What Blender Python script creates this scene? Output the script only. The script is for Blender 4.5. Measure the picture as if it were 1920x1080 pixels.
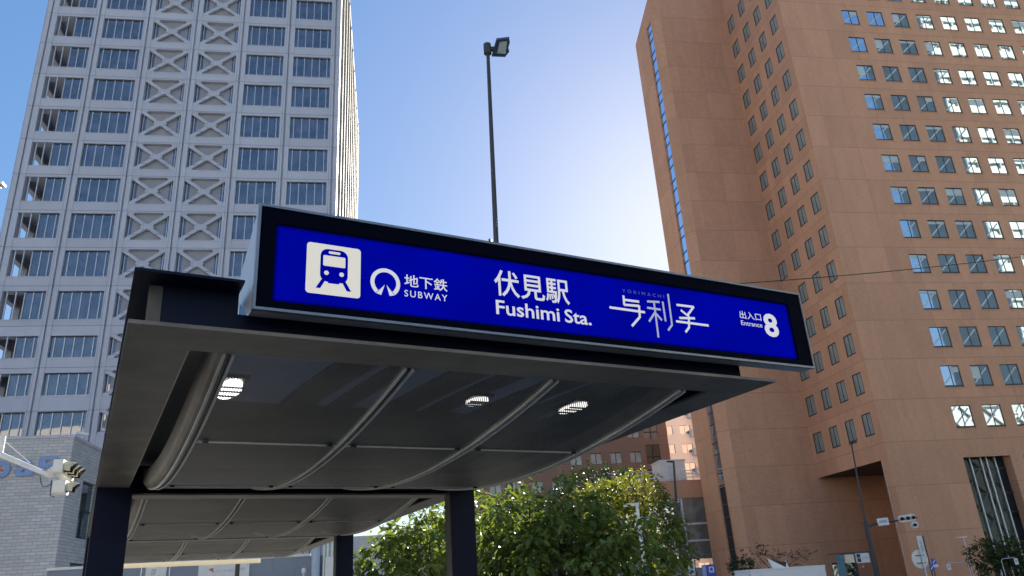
import bpy, bmesh, math, random
from mathutils import Vector, Matrix
R = math.radians
for o in list(bpy.data.objects): bpy.data.objects.remove(o)
sc = bpy.context.scene
col = sc.collection
random.seed(7)

# ------------------------------------------------------------------ camera
AZ, PITCH, ROLL, FPX = R(9.884), R(21.627), R(3.792), 1429.46
EYE = Vector((0, 0, 1.7))
fw = Vector((math.sin(AZ)*math.cos(PITCH), math.cos(AZ)*math.cos(PITCH), math.sin(PITCH)))
rt0 = Vector((math.cos(AZ), -math.sin(AZ), 0)); up0 = rt0.cross(fw)
rt = rt0*math.cos(ROLL) - up0*math.sin(ROLL); up = up0*math.cos(ROLL) + rt0*math.sin(ROLL)
cd = bpy.data.cameras.new('camera'); cam = bpy.data.objects.new('camera', cd); col.objects.link(cam)
cam.matrix_world = Matrix(((rt.x, up.x, -fw.x, 0), (rt.y, up.y, -fw.y, 0), (rt.z, up.z, -fw.z, EYE.z), (0, 0, 0, 1)))
cd.sensor_width = 36; cd.lens = FPX/1920*36; cd.clip_start = .05; cd.clip_end = 6000
sc.camera = cam

# ------------------------------------------------------------------ sky, sun, exposure
SUN_AZ, SUN_EL = R(25.2), R(25.5)
w = bpy.data.worlds.new("World"); sc.world = w; w.use_nodes = True
nt = w.node_tree; bgn = nt.nodes['Background']
sky = nt.nodes.new('ShaderNodeTexSky'); sky.sky_type = 'NISHITA'; sky.sun_disc = False
sky.sun_elevation = SUN_EL; sky.sun_rotation = SUN_AZ
sky.air_density = 1.0; sky.dust_density = 0.3; sky.ozone_density = 3.0; sky.altitude = 20
gm = nt.nodes.new('ShaderNodeGamma'); gm.inputs[1].default_value = .44     # softer range, deeper blue
hs_ = nt.nodes.new('ShaderNodeHueSaturation'); hs_.inputs['Saturation'].default_value = 1.88; hs_.inputs['Hue'].default_value = .512
nt.links.new(sky.outputs[0], gm.inputs[0]); nt.links.new(gm.outputs[0], hs_.inputs['Color'])
nt.links.new(hs_.outputs[0], bgn.inputs[0]); bgn.inputs[1].default_value = .126
sd = bpy.data.lights.new('sun', 'SUN'); sun = bpy.data.objects.new('sun', sd); col.objects.link(sun)
sd.energy = 4.6; sd.angle = R(.5); sd.color = (1, .93, .82)
sdir = Vector((math.sin(SUN_AZ)*math.cos(SUN_EL), math.cos(SUN_AZ)*math.cos(SUN_EL), math.sin(SUN_EL)))
sun.rotation_euler = sdir.to_track_quat('Z', 'Y').to_euler(); sun.location = (30, 60, 120)
sc.view_settings.view_transform = 'Standard'; sc.view_settings.look = 'None'
sc.view_settings.exposure = 1.74; sc.view_settings.gamma = 1

# ------------------------------------------------------------------ helpers
def ray(x, y): return rt*((x-960)/FPX) - up*((y-540)/FPX) + fw
def at(x, y, Y):                       # world point at depth Y that shows at pixel x, y (1920 wide)
    d = ray(x, y); return EYE + d*(Y/d.y)
CA = R(19.485); cxv = Vector((math.cos(CA), math.sin(CA), 0)); cyv = Vector((-math.sin(CA), math.cos(CA), 0))
def CW(p): return cxv*p[0] + cyv*p[1] + Vector((0, 0, p[2]))

class MB:
    def __init__(s, xf=None): s.v = []; s.f = []; s.m = []; s.xf = xf
    def P(s, p):
        s.v.append(s.xf(p) if s.xf else Vector(p)); return len(s.v)-1
    def face(s, pts, m=0):
        s.f.append([s.P(p) for p in pts]); s.m.append(m); return s
    def box(s, x0, x1, y0, y1, z0, z1, m=0):
        i = [s.P((x, y, z)) for z in (z0, z1) for (x, y) in ((x0, y0), (x1, y0), (x1, y1), (x0, y1))]
        for q in ((3, 2, 1, 0), (4, 5, 6, 7), (0, 1, 5, 4), (1, 2, 6, 5), (2, 3, 7, 6), (3, 0, 4, 7)):
            s.f.append([i[k] for k in q]); s.m.append(m)
        return s
    def hexa(s, a, m=0):                # 8 points, bottom ring then top ring
        i = [s.P(p) for p in a]
        for q in ((3, 2, 1, 0), (4, 5, 6, 7), (0, 1, 5, 4), (1, 2, 6, 5), (2, 3, 7, 6), (3, 0, 4, 7)):
            s.f.append([i[k] for k in q]); s.m.append(m)
        return s
    def beam(s, a, b, w_, d_, m=0, upv=(0, 0, 1)):
        a, b = Vector(a), Vector(b); t = (b-a).normalized(); u = Vector(upv)
        if abs(t.dot(u)) > .95: u = Vector((0, 1, 0))
        sx = t.cross(u).normalized()*w_/2; sy = sx.cross(t).normalized()*d_/2
        return s.hexa([a-sx-sy, a+sx-sy, a+sx+sy, a-sx+sy, b-sx-sy, b+sx-sy, b+sx+sy, b-sx+sy], m)
    def prism(s, poly, f0, f1, m=0):    # f0/f1 map 2d -> 3d for the two ends
        a = [s.P(f0(p)) for p in poly]; b = [s.P(f1(p)) for p in poly]; n = len(poly)
        s.f.append(a[::-1]); s.m.append(m); s.f.append(b); s.m.append(m)
        for k in range(n):
            s.f.append([a[k], a[(k+1) % n], b[(k+1) % n], b[k]]); s.m.append(m)
        return s
    def tube(s, pts, r, n=8, m=0, cap=True):
        pts = [Vector(p) for p in pts]; rs = r if isinstance(r, (list, tuple)) else [r]*len(pts)
        rings = []
        for k, p in enumerate(pts):
            t = (pts[min(k+1, len(pts)-1)] - pts[max(k-1, 0)]).normalized()
            u = Vector((1, 0, 0)) if abs(t.x) < .8 else Vector((0, 1, 0))
            a = t.cross(u).normalized(); b = t.cross(a)
            rings.append([s.P(p + (a*math.cos(2*math.pi*j/n) + b*math.sin(2*math.pi*j/n))*rs[k]) for j in range(n)])
        for k in range(len(rings)-1):
            for j in range(n):
                s.f.append([rings[k][j], rings[k][(j+1) % n], rings[k+1][(j+1) % n], rings[k+1][j]]); s.m.append(m)
        if cap:
            s.f.append(rings[0][::-1]); s.m.append(m); s.f.append(rings[-1]); s.m.append(m)
        return s
    def wall(s, mp, S, T, holes, depth, m=0, mr=None, bottomless=()):
        ss = sorted({round(a, 4) for a in S} | {round(h[0], 4) for h in holes} | {round(h[1], 4) for h in holes})
        tt = sorted({round(a, 4) for a in T} | {round(h[2], 4) for h in holes} | {round(h[3], 4) for h in holes})
        for i in range(len(ss)-1):
            for j in range(len(tt)-1):
                cs, ct = (ss[i]+ss[i+1])/2, (tt[j]+tt[j+1])/2
                if any(h[0] < cs < h[1] and h[2] < ct < h[3] for h in holes): continue
                s.face([mp(ss[i], tt[j], 0), mp(ss[i+1], tt[j], 0), mp(ss[i+1], tt[j+1], 0), mp(ss[i], tt[j+1], 0)], m)
        for h in holes:
            d = h[4] if len(h) > 4 else depth; a, b, c, e = h[:4]; k = m if mr is None else mr
            s.face([mp(a, c, 0), mp(a, e, 0), mp(a, e, d), mp(a, c, d)], k)
            s.face([mp(b, c, 0), mp(b, c, d), mp(b, e, d), mp(b, e, 0)], k)
            s.face([mp(a, e, 0), mp(b, e, 0), mp(b, e, d), mp(a, e, d)], k)
            if c > .01: s.face([mp(a, c, 0), mp(a, c, d), mp(b, c, d), mp(b, c, 0)], k)
        return s
    def build(s, name, mats, parent=None, smooth=False, origin=None):
        off = Vector((0, 0, 0))
        if parent is not None:
            off = wloc(parent)
        loc = Vector((0, 0, 0))
        if origin is not None: loc = Vector(origin) - off
        me = bpy.data.meshes.new(name)
        me.from_pydata([p - off - loc for p in s.v], [], s.f)
        for m_ in (mats if isinstance(mats, (list, tuple)) else [mats]): me.materials.append(m_)
        for p, k in zip(me.polygons, s.m): p.material_index = k; p.use_smooth = smooth
        me.update()
        o = bpy.data.objects.new(name, me); o.location = loc; col.objects.link(o)
        if parent is not None: o.parent = parent
        return o
def wloc(o):
    p = Vector(o.location); q = o.parent
    while q is not None: p = p + Vector(q.location); q = q.parent
    return p
def thing(name, label, cat, loc=(0, 0, 0), group=None):
    o = bpy.data.objects.new(name, None); col.objects.link(o); o.location = loc; o.empty_display_size = .3
    o['label'] = label; o['category'] = cat
    if group: o['group'] = group
    return o
def tag(o, label, cat, group=None):
    o['label'] = label; o['category'] = cat
    if group: o['group'] = group
    return o
def struct(o, kind='structure', label=None):
    o['kind'] = kind
    if label: o['label'] = label
    return o
def copy_part(o, parent, loc):
    c = o.copy(); col.objects.link(c); c.parent = parent; c.location = loc
    for ch in o.children:
        d = ch.copy(); col.objects.link(d); d.parent = c
    return c

# ------------------------------------------------------------------ materials
def mat(name, c, rough=.6, metal=0., var=0., scale=4., bump=0., bscale=40., spec=.5, emit=None, estr=1., c2=None, stretch=(1, 1, 1)):
    m = bpy.data.materials.new(name); m.use_nodes = True; n = m.node_tree; b = n.nodes['Principled BSDF']
    b.inputs['Base Color'].default_value = (*c, 1); b.inputs['Roughness'].default_value = rough
    b.inputs['Metallic'].default_value = metal; b.inputs['Specular IOR Level'].default_value = spec
    if var or bump:
        tc = n.nodes.new('ShaderNodeTexCoord'); mp = n.nodes.new('ShaderNodeMapping'); mp.inputs['Scale'].default_value = stretch
        n.links.new(tc.outputs['Object'], mp.inputs[0])
    if var:
        t = n.nodes.new('ShaderNodeTexNoise'); t.inputs['Scale'].default_value = scale; t.inputs['Detail'].default_value = 8
        t.inputs['Roughness'].default_value = .65
        n.links.new(mp.outputs[0], t.inputs['Vector'])
        r = n.nodes.new('ShaderNodeValToRGB'); r.color_ramp.elements[0].position = .3; r.color_ramp.elements[1].position = .72
        k0 = tuple(max(0, x*(1-var)) for x in c) if c2 is None else c2; k1 = tuple(min(1, x*(1+var*.7)) for x in c)
        r.color_ramp.elements[0].color = (*k0, 1); r.color_ramp.elements[1].color = (*k1, 1)
        n.links.new(t.outputs[0], r.inputs[0]); n.links.new(r.outputs[0], b.inputs['Base Color'])
        mr = n.nodes.new('ShaderNodeMapRange'); mr.inputs[3].default_value = rough*.85; mr.inputs[4].default_value = min(1, rough*1.2)
        n.links.new(t.outputs[0], mr.inputs[0]); n.links.new(mr.outputs[0], b.inputs['Roughness'])
    if bump:
        t2 = n.nodes.new('ShaderNodeTexNoise'); t2.inputs['Scale'].default_value = bscale; t2.inputs['Detail'].default_value = 5
        n.links.new(mp.outputs[0], t2.inputs['Vector'])
        bp = n.nodes.new('ShaderNodeBump'); bp.inputs['Strength'].default_value = bump; bp.inputs['Distance'].default_value = .02
        n.links.new(t2.outputs[0], bp.inputs['Height']); n.links.new(bp.outputs[0], b.inputs['Normal'])
    if emit:
        b.inputs['Emission Color'].default_value = (*emit, 1); b.inputs['Emission Strength'].default_value = estr
    return m

def math_n(n, op, a=None, b=None, va=None, vb=None):
    q = n.nodes.new('ShaderNodeMath'); q.operation = op
    if a is not None: n.links.new(a, q.inputs[0])
    if b is not None: n.links.new(b, q.inputs[1])
    if va is not None: q.inputs[0].default_value = va
    if vb is not None: q.inputs[1].default_value = vb
    return q.outputs[0]

def tiled(name, c, px, pz, x0, z0, jw, jcol, var=.12, rough=.75, tile=None, tvar=.1, panelvar=.06):
    """wall cladding: joints every px along the wall and pz up, small tiles inside, soft stains"""
    m = bpy.data.materials.new(name); m.use_nodes = True; n = m.node_tree; b = n.nodes['Principled BSDF']
    b.inputs['Roughness'].default_value = rough; b.inputs['Specular IOR Level'].default_value = .3
    tc = n.nodes.new('ShaderNodeTexCoord'); sp = n.nodes.new('ShaderNodeSeparateXYZ'); n.links.new(tc.outputs['Object'], sp.inputs[0])
    ge = n.nodes.new('ShaderNodeNewGeometry'); sn = n.nodes.new('ShaderNodeSeparateXYZ'); n.links.new(ge.outputs['True Normal'], sn.inputs[0])
    ax = math_n(n, 'ABSOLUTE', sn.outputs[0]); pick = math_n(n, 'GREATER_THAN', ax, vb=.6)
    sx = math_n(n, 'MULTIPLY', sp.outputs[1], pick); inv = math_n(n, 'SUBTRACT', None, pick, va=1.)
    sy = math_n(n, 'MULTIPLY', sp.outputs[0], inv); s_ = math_n(n, 'ADD', sx, sy)
    us = math_n(n, 'DIVIDE', math_n(n, 'ADD', s_, vb=-x0), vb=px); ts = math_n(n, 'DIVIDE', math_n(n, 'ADD', sp.outputs[2], vb=-z0), vb=pz)
    def line(u, wd):
        f = math_n(n, 'FRACT', u); d = math_n(n, 'ABSOLUTE', math_n(n, 'ADD', f, vb=-.5)); return math_n(n, 'GREATER_THAN', d, vb=.5-wd)
    jl = math_n(n, 'MAXIMUM', math_n(n, 'MULTIPLY', line(us, jw/px/2), vb=.55), line(ts, jw/pz/2))
    cmb = n.nodes.new('ShaderNodeCombineXYZ'); n.links.new(math_n(n, 'FLOOR', us), cmb.inputs[0]); n.links.new(math_n(n, 'FLOOR', ts), cmb.inputs[1]); n.links.new(pick, cmb.inputs[2])
    wn = n.nodes.new('ShaderNodeTexWhiteNoise'); n.links.new(cmb.outputs[0], wn.inputs[0])
    mp = n.nodes.new('ShaderNodeMapping'); mp.inputs['Scale'].default_value = (.5, .5, .16); n.links.new(tc.outputs['Object'], mp.inputs[0])
    no = n.nodes.new('ShaderNodeTexNoise'); no.inputs['Scale'].default_value = 1.3; no.inputs['Detail'].default_value = 9; no.inputs['Roughness'].default_value = .68
    n.links.new(mp.outputs[0], no.inputs['Vector'])
    fine = n.nodes.new('ShaderNodeTexNoise'); fine.inputs['Scale'].default_value = 6; fine.inputs['Detail'].default_value = 4
    mp2 = n.nodes.new('ShaderNodeMapping'); mp2.inputs['Scale'].default_value = (.35, .35, 2.2); n.links.new(tc.outputs['Object'], mp2.inputs[0]); n.links.new(mp2.outputs[0], fine.inputs['Vector'])
    f1 = math_n(n, 'MULTIPLY', math_n(n, 'ADD', no.outputs[0], vb=-.5), vb=var*4)
    f2 = math_n(n, 'MULTIPLY', math_n(n, 'ADD', wn.outputs[0], vb=-.5), vb=panelvar*2)
    f3 = math_n(n, 'MULTIPLY', math_n(n, 'ADD', fine.outputs[0], vb=-.5), vb=tvar*3)
    tot = math_n(n, 'ADD', math_n(n, 'ADD', math_n(n, 'ADD', f1, f2), f3), vb=1.)
    if tile:
        br = n.nodes.new('ShaderNodeTexBrick'); cv = n.nodes.new('ShaderNodeCombineXYZ')
        n.links.new(s_, cv.inputs[0]); n.links.new(sp.outputs[2], cv.inputs[1]); n.links.new(cv.outputs[0], br.inputs['Vector'])
        br.inputs['Scale'].default_value = 1; br.inputs['Brick Width'].default_value = tile[0]; br.inputs['Row Height'].default_value = tile[1]
        br.inputs['Mortar Size'].default_value = tile[2]; br.inputs['Color1'].default_value = (.88, .88, .88, 1); br.inputs['Color2'].default_value = (1.12, 1.12, 1.12, 1)
        br.inputs['Mortar'].default_value = (.68, .68, .68, 1); br.inputs['Bias'].default_value = 0
        tot = math_n(n, 'MULTIPLY', tot, br.outputs[0])
    mul = n.nodes.new('ShaderNodeVectorMath'); mul.operation = 'SCALE'; mul.inputs[0].default_value = c; n.links.new(tot, mul.inputs[3])
    mx = n.nodes.new('ShaderNodeMix'); mx.data_type = 'RGBA'; n.links.new(jl, mx.inputs[0]); n.links.new(mul.outputs[0], mx.inputs[6]); mx.inputs[7].default_value = (*jcol, 1)
    n.links.new(mx.outputs[2], b.inputs['Base Color'])
    return m

def glass(name, tint, refl=.5, base=(.02, .03, .04), wob=.15, wscale=.6, rough=.02):
    """mirror-like office glazing: dark room behind, sky in front"""
    m = bpy.data.materials.new(name); m.use_nodes = True; n = m.node_tree; n.nodes.remove(n.nodes['Principled BSDF'])
    out = n.nodes['Material Output']
    d = n.nodes.new('ShaderNodeBsdfDiffuse'); g = n.nodes.new('ShaderNodeBsdfGlossy'); g.inputs['Color'].default_value = (*tint, 1); g.inputs['Roughness'].default_value = rough
    tc = n.nodes.new('ShaderNodeTexCoord'); ge = n.nodes.new('ShaderNodeObjectInfo')
    ad = n.nodes.new('ShaderNodeVectorMath'); ad.operation = 'ADD'; n.links.new(tc.outputs['Object'], ad.inputs[0]); n.links.new(ge.outputs['Random'], ad.inputs[1])
    sc_ = n.nodes.new('ShaderNodeVectorMath'); sc_.operation = 'MULTIPLY_ADD'; n.links.new(ge.outputs['Random'], sc_.inputs[0]); sc_.inputs[1].default_value = (37, 61, 17); n.links.new(tc.outputs['Object'], sc_.inputs[2])
    no = n.nodes.new('ShaderNodeTexNoise'); no.inputs['Scale'].default_value = wscale; no.inputs['Detail'].default_value = 2; n.links.new(sc_.outputs[0], no.inputs['Vector'])
    bp = n.nodes.new('ShaderNodeBump'); bp.inputs['Strength'].default_value = wob; bp.inputs['Distance'].default_value = .1; n.links.new(no.outputs[0], bp.inputs['Height'])
    n.links.new(bp.outputs[0], g.inputs['Normal'])
    no2 = n.nodes.new('ShaderNodeTexNoise'); no2.inputs['Scale'].default_value = .9; n.links.new(sc_.outputs[0], no2.inputs['Vector'])
    rp = n.nodes.new('ShaderNodeValToRGB'); rp.color_ramp.elements[0].position = .35; rp.color_ramp.elements[1].position = .7
    rp.color_ramp.elements[0].color = (*base, 1); rp.color_ramp.elements[1].color = (*[min(1, k*2.2) for k in base], 1)
    n.links.new(no2.outputs[0], rp.inputs[0]); n.links.new(rp.outputs[0], d.inputs[0])
    fr = n.nodes.new('ShaderNodeFresnel'); fr.inputs[0].default_value = 1.5
    fac = math_n(n, 'MINIMUM', math_n(n, 'ADD', fr.outputs[0], vb=refl), vb=1.)
    mx = n.nodes.new('ShaderNodeMixShader'); n.links.new(fac, mx.inputs[0]); n.links.new(d.outputs[0], mx.inputs[1]); n.links.new(g.outputs[0], mx.inputs[2])
    n.links.new(mx.outputs[0], out.inputs[0]); return m

def leafmat(name, c, trans, var=.5):
    m = bpy.data.materials.new(name); m.use_nodes = True; n = m.node_tree; b = n.nodes['Principled BSDF']; out = n.nodes['Material Output']
    b.inputs['Roughness'].default_value = .45; b.inputs['Specular IOR Level'].default_value = .35
    at_ = n.nodes.new('ShaderNodeAttribute'); at_.attribute_name = 'tone'
    rp = n.nodes.new('ShaderNodeValToRGB'); e = rp.color_ramp.elements
    e[0].color = (c[0]*.55, c[1]*.6, c[2]*.7, 1); e[1].color = (c[0]*1.5, c[1]*1.35, c[2]*1.1, 1)
    n.links.new(at_.outputs['Fac'], rp.inputs[0]); n.links.new(rp.outputs[0], b.inputs['Base Color'])
    t = n.nodes.new('ShaderNodeBsdfTranslucent'); mul = n.nodes.new('ShaderNodeMix'); mul.data_type = 'RGBA'; mul.blend_type = 'MULTIPLY'; mul.inputs[0].default_value = 1
    n.links.new(rp.outputs[0], mul.inputs[6]); mul.inputs[7].default_value = (1.45, 1.35, .62, 1); n.links.new(mul.outputs[2], t.inputs[0])
    mx = n.nodes.new('ShaderNodeMixShader'); mx.inputs[0].default_value = trans
    n.links.new(b.outputs[0], mx.inputs[1]); n.links.new(t.outputs[0], mx.inputs[2]); n.links.new(mx.outputs[0], out.inputs[0]); return m

M = {}
M['concrete'] = tiled('pale tower concrete', (.5, .505, .555), 4.64, 3.667, 4.3, 2.9, .05, (.2, .205, .215), var=.05, tvar=.03, panelvar=.04, rough=.6)
M['panelgrey'] = mat('grey backing panel', (.34, .34, .37), .6, var=.15, scale=.8)
M['alu'] = mat('aluminium', (.62, .63, .65), .4, .35, var=.08, scale=3)
M['white'] = mat('white paint', (.72, .72, .7), .45, var=.08, scale=5)
M['cream'] = mat('cream enamel', (.75, .68, .5), .45, var=.15, scale=6)
M['towerglass'] = glass('tower glazing', (.66, .68, .74), .2, (.05, .055, .068), .05, .4)
M['dark'] = mat('dark void', (.015, .016, .018), .7)
M['loggia'] = mat('loggia wall', (.25, .22, .19), .8, var=.2, scale=1)
M['brick'] = tiled('terracotta tile cladding', (.6, .315, .187), 3.03, 3.685, 1.9, 11.55, .045, (.4, .2, .115), var=.1, tvar=.14, panelvar=.06)
M['brickside'] = M['brick']
M['officeglass'] = glass('office glazing', (.85, .9, .94), .78, (.12, .16, .165), .02, .45)
M['lobbyglass'] = glass('lobby glazing', (.34, .4, .4), .03, (.012, .016, .017), .012, .4)
M['sideglass'] = mat('grey blinds behind glass', (.27, .285, .26), .35, var=.35, scale=.7, spec=.25, stretch=(1, 2.5, .6))
M['blindstreak'] = mat('pale blinds and pane streaks', (.55, .62, .6), .25, var=.3, scale=1.2, stretch=(.3, 1, 3))
M['blackframe'] = mat('black window frame', (.02, .02, .022), .4)
M['bluglass'] = glass('blue slit glazing', (.68, .8, .95), .55, (.03, .06, .1), .05, .5)
M['shopglass'] = glass('shop glazing', (.55, .65, .68), .25, (.02, .03, .032), .04, .5)
M['navy'] = mat('navy steel paint', (.005, .007, .028), .45, spec=.22, var=.35, scale=2.5, bump=.03, bscale=60)
M['steel'] = mat('grey steel paint', (.23, .2, .16), .5, var=.4, scale=2.2, bump=.06, bscale=50, c2=(.11, .088, .06))
M['galv'] = mat('galvanised edge', (.42, .41, .385), .42, .4, var=.25, scale=3)
M['poststrip'] = mat('worn grey post edge', (.1, .092, .078), .55, var=.4, scale=3)
M['ribline'] = mat('pale rib trim', (.72, .69, .62), .5, var=.2, scale=2)
M['panel'] = None
M['roofsheet'] = mat('roof sheet', (.12, .12, .12), .6, var=.2, scale=1)
M['asphalt'] = mat('asphalt', (.08, .078, .075), .85, var=.25, scale=3, bump=.2, bscale=80)
M['paving'] = tiled('paving slabs', (.4, .37, .33), .6, .6, 0, 0, .01, (.15, .15, .14), var=.1, rough=.8)
M['kerb'] = mat('kerb stone', (.36, .355, .34), .8, var=.2, scale=3)
M['line'] = mat('road paint', (.75, .75, .73), .6, var=.2, scale=4)
M['signalgrey'] = mat('signal housing', (.74, .74, .68), .4, var=.1, scale=5)
M['hoodcream'] = mat('cream hood enamel', (.62, .57, .4), .5, var=.12, scale=6)
M['black'] = mat('black plastic', (.015, .015, .016), .4)
M['poledark'] = mat('dark brown pole paint', (.045, .04, .042), .45, var=.25, scale=3)
M['bark'] = mat('bark', (.1, .075, .055), .9, var=.4, scale=9, bump=.4, bscale=30)
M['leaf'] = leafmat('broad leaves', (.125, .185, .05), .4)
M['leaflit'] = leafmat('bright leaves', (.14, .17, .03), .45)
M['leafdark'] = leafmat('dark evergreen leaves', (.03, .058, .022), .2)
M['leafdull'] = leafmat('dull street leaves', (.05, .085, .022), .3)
M['leafbrown'] = leafmat('sparse brown leaves', (.085, .055, .03), .3)

# perforated ceiling sheet: real see-through holes
def perforated():
    m = mat('perforated ceiling sheet', (.22, .198, .165), .45, .15, var=.5, scale=1.5); n = m.node_tree; b = n.nodes['Principled BSDF']; out = n.nodes['Material Output']
    uv = n.nodes.new('ShaderNodeAttribute'); uv.attribute_name = 'sheet'; sp = n.nodes.new('ShaderNodeSeparateXYZ'); n.links.new(uv.outputs['Vector'], sp.inputs[0])
    p = .0135
    us = math_n(n, 'DIVIDE', sp.outputs[0], vb=p); vs = math_n(n, 'DIVIDE', sp.outputs[1], vb=p*.866)
    row = math_n(n, 'MULTIPLY', math_n(n, 'MODULO', math_n(n, 'FLOOR', vs), vb=2.), vb=.5)
    a = math_n(n, 'ADD', math_n(n, 'FRACT', math_n(n, 'ADD', us, row)), vb=-.5); c = math_n(n, 'ADD', math_n(n, 'FRACT', vs), vb=-.5)
    r2 = math_n(n, 'ADD', math_n(n, 'MULTIPLY', a, a), math_n(n, 'MULTIPLY', c, c)); hole = math_n(n, 'LESS_THAN', r2, vb=.1)
    t = n.nodes.new('ShaderNodeBsdfTransparent'); mx = n.nodes.new('ShaderNodeMixShader')
    n.links.new(hole, mx.inputs[0]); n.links.new(b.outputs[0], mx.inputs[1]); n.links.new(t.outputs[0], mx.inputs[2]); n.links.new(mx.outputs[0], out.inputs[0])
    return m
M['panel'] = perforated()
def translucent(name, c):
    m = bpy.data.materials.new(name); m.use_nodes = True; n = m.node_tree; n.nodes.remove(n.nodes['Principled BSDF']); t = n.nodes.new('ShaderNodeBsdfTranslucent')
    t.inputs[0].default_value = (*c, 1); d = n.nodes.new('ShaderNodeBsdfDiffuse'); d.inputs[0].default_value = (*c, 1); mx = n.nodes.new('ShaderNodeMixShader'); mx.inputs[0].default_value = .35
    n.links.new(t.outputs[0], mx.inputs[1]); n.links.new(d.outputs[0], mx.inputs[2]); n.links.new(mx.outputs[0], n.nodes['Material Output'].inputs[0]); return m
M['rooflight'] = translucent('frosted roof sheet', (.42, .43, .46))
M['lamp'] = mat('lit lamp', (.8, .8, .8), .5, emit=(1, .98, .94), estr=2.2)
M['dimlamp'] = mat('dim lamp', (.8, .8, .8), .5, emit=(1, .98, .94), estr=.75)
M['signblue'] = mat('printed blue film', (.0, .001, .03), .6, emit=(.0, .0003, .088), estr=1, spec=.0)
M['signwhite'] = mat('backlit white film', (.1, .1, .1), .5, emit=(.185, .185, .2), estr=1, spec=.08)
M['signcream'] = mat('backlit cream film', (.1, .1, .1), .5, emit=(.19, .186, .17), estr=1, spec=.08)
M['signgrey'] = mat('dim backlit film', (.15, .15, .18), .35, emit=(.1, .105, .135), estr=1, spec=.08)
M['signfaint'] = mat('faint film', (.05, .05, .1), .35, emit=(.02, .025, .08), estr=1, spec=.08)
M['signrim'] = mat('sign rim', (.3, .3, .31), .35, .6, var=.15, scale=3)
M['signbox'] = mat('sign housing aluminium', (.56, .57, .58), .38, .45, var=.06, scale=2)
M['signborder'] = mat('sign border', (.0015, .002, .008), .6, spec=.04)

# ------------------------------------------------------------------ ground
def sheet(name, x0, x1, y0, y1, z, m):
    return MB().face([(x0, y0, z), (x1, y0, z), (x1, y1, z), (x0, y1, z)]).build(name, m)
struct(sheet('ground', -2500, 2500, -2500, 2500, -.13, mat('city ground', (.27, .255, .23), .9, var=.2, scale=.05)))
def slab(name, x0, x1, y0, y1, z0, z1, m): return struct(MB().box(x0, x1, y0, y1, z0, z1).build(name, m))
slab('pavement', -12, 26, -14, 24.8, -.12, 0, M['paving'])
slab('kerb', -12, 26, 24.8, 25.0, -.12, .003, M['kerb'])
struct(sheet('road', -220, 220, 25, 57, -.124, M['asphalt']))
slab('kerb', 23.5, 120, 57, 57.2, -.12, .003, M['kerb'])
slab('pavement', 23.5, 120, 57.2, 60, -.12, 0, M['paving'])
mk = MB()
for k in range(-9, 10): mk.face([(k*12, 40.9, -.12), (k*12+6, 40.9, -.12), (k*12+6, 41.1, -.12), (k*12, 41.1, -.12)])
for k in range(9): mk.face([(27.5, 27+k*3.2, -.12), (31.5, 27+k*3.2, -.12), (31.5, 27.5+k*3.2+.5, -.12), (27.5, 27.5+k*3.2+.5, -.12)])
struct(mk.build('road_marking', M['line']))

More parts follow.
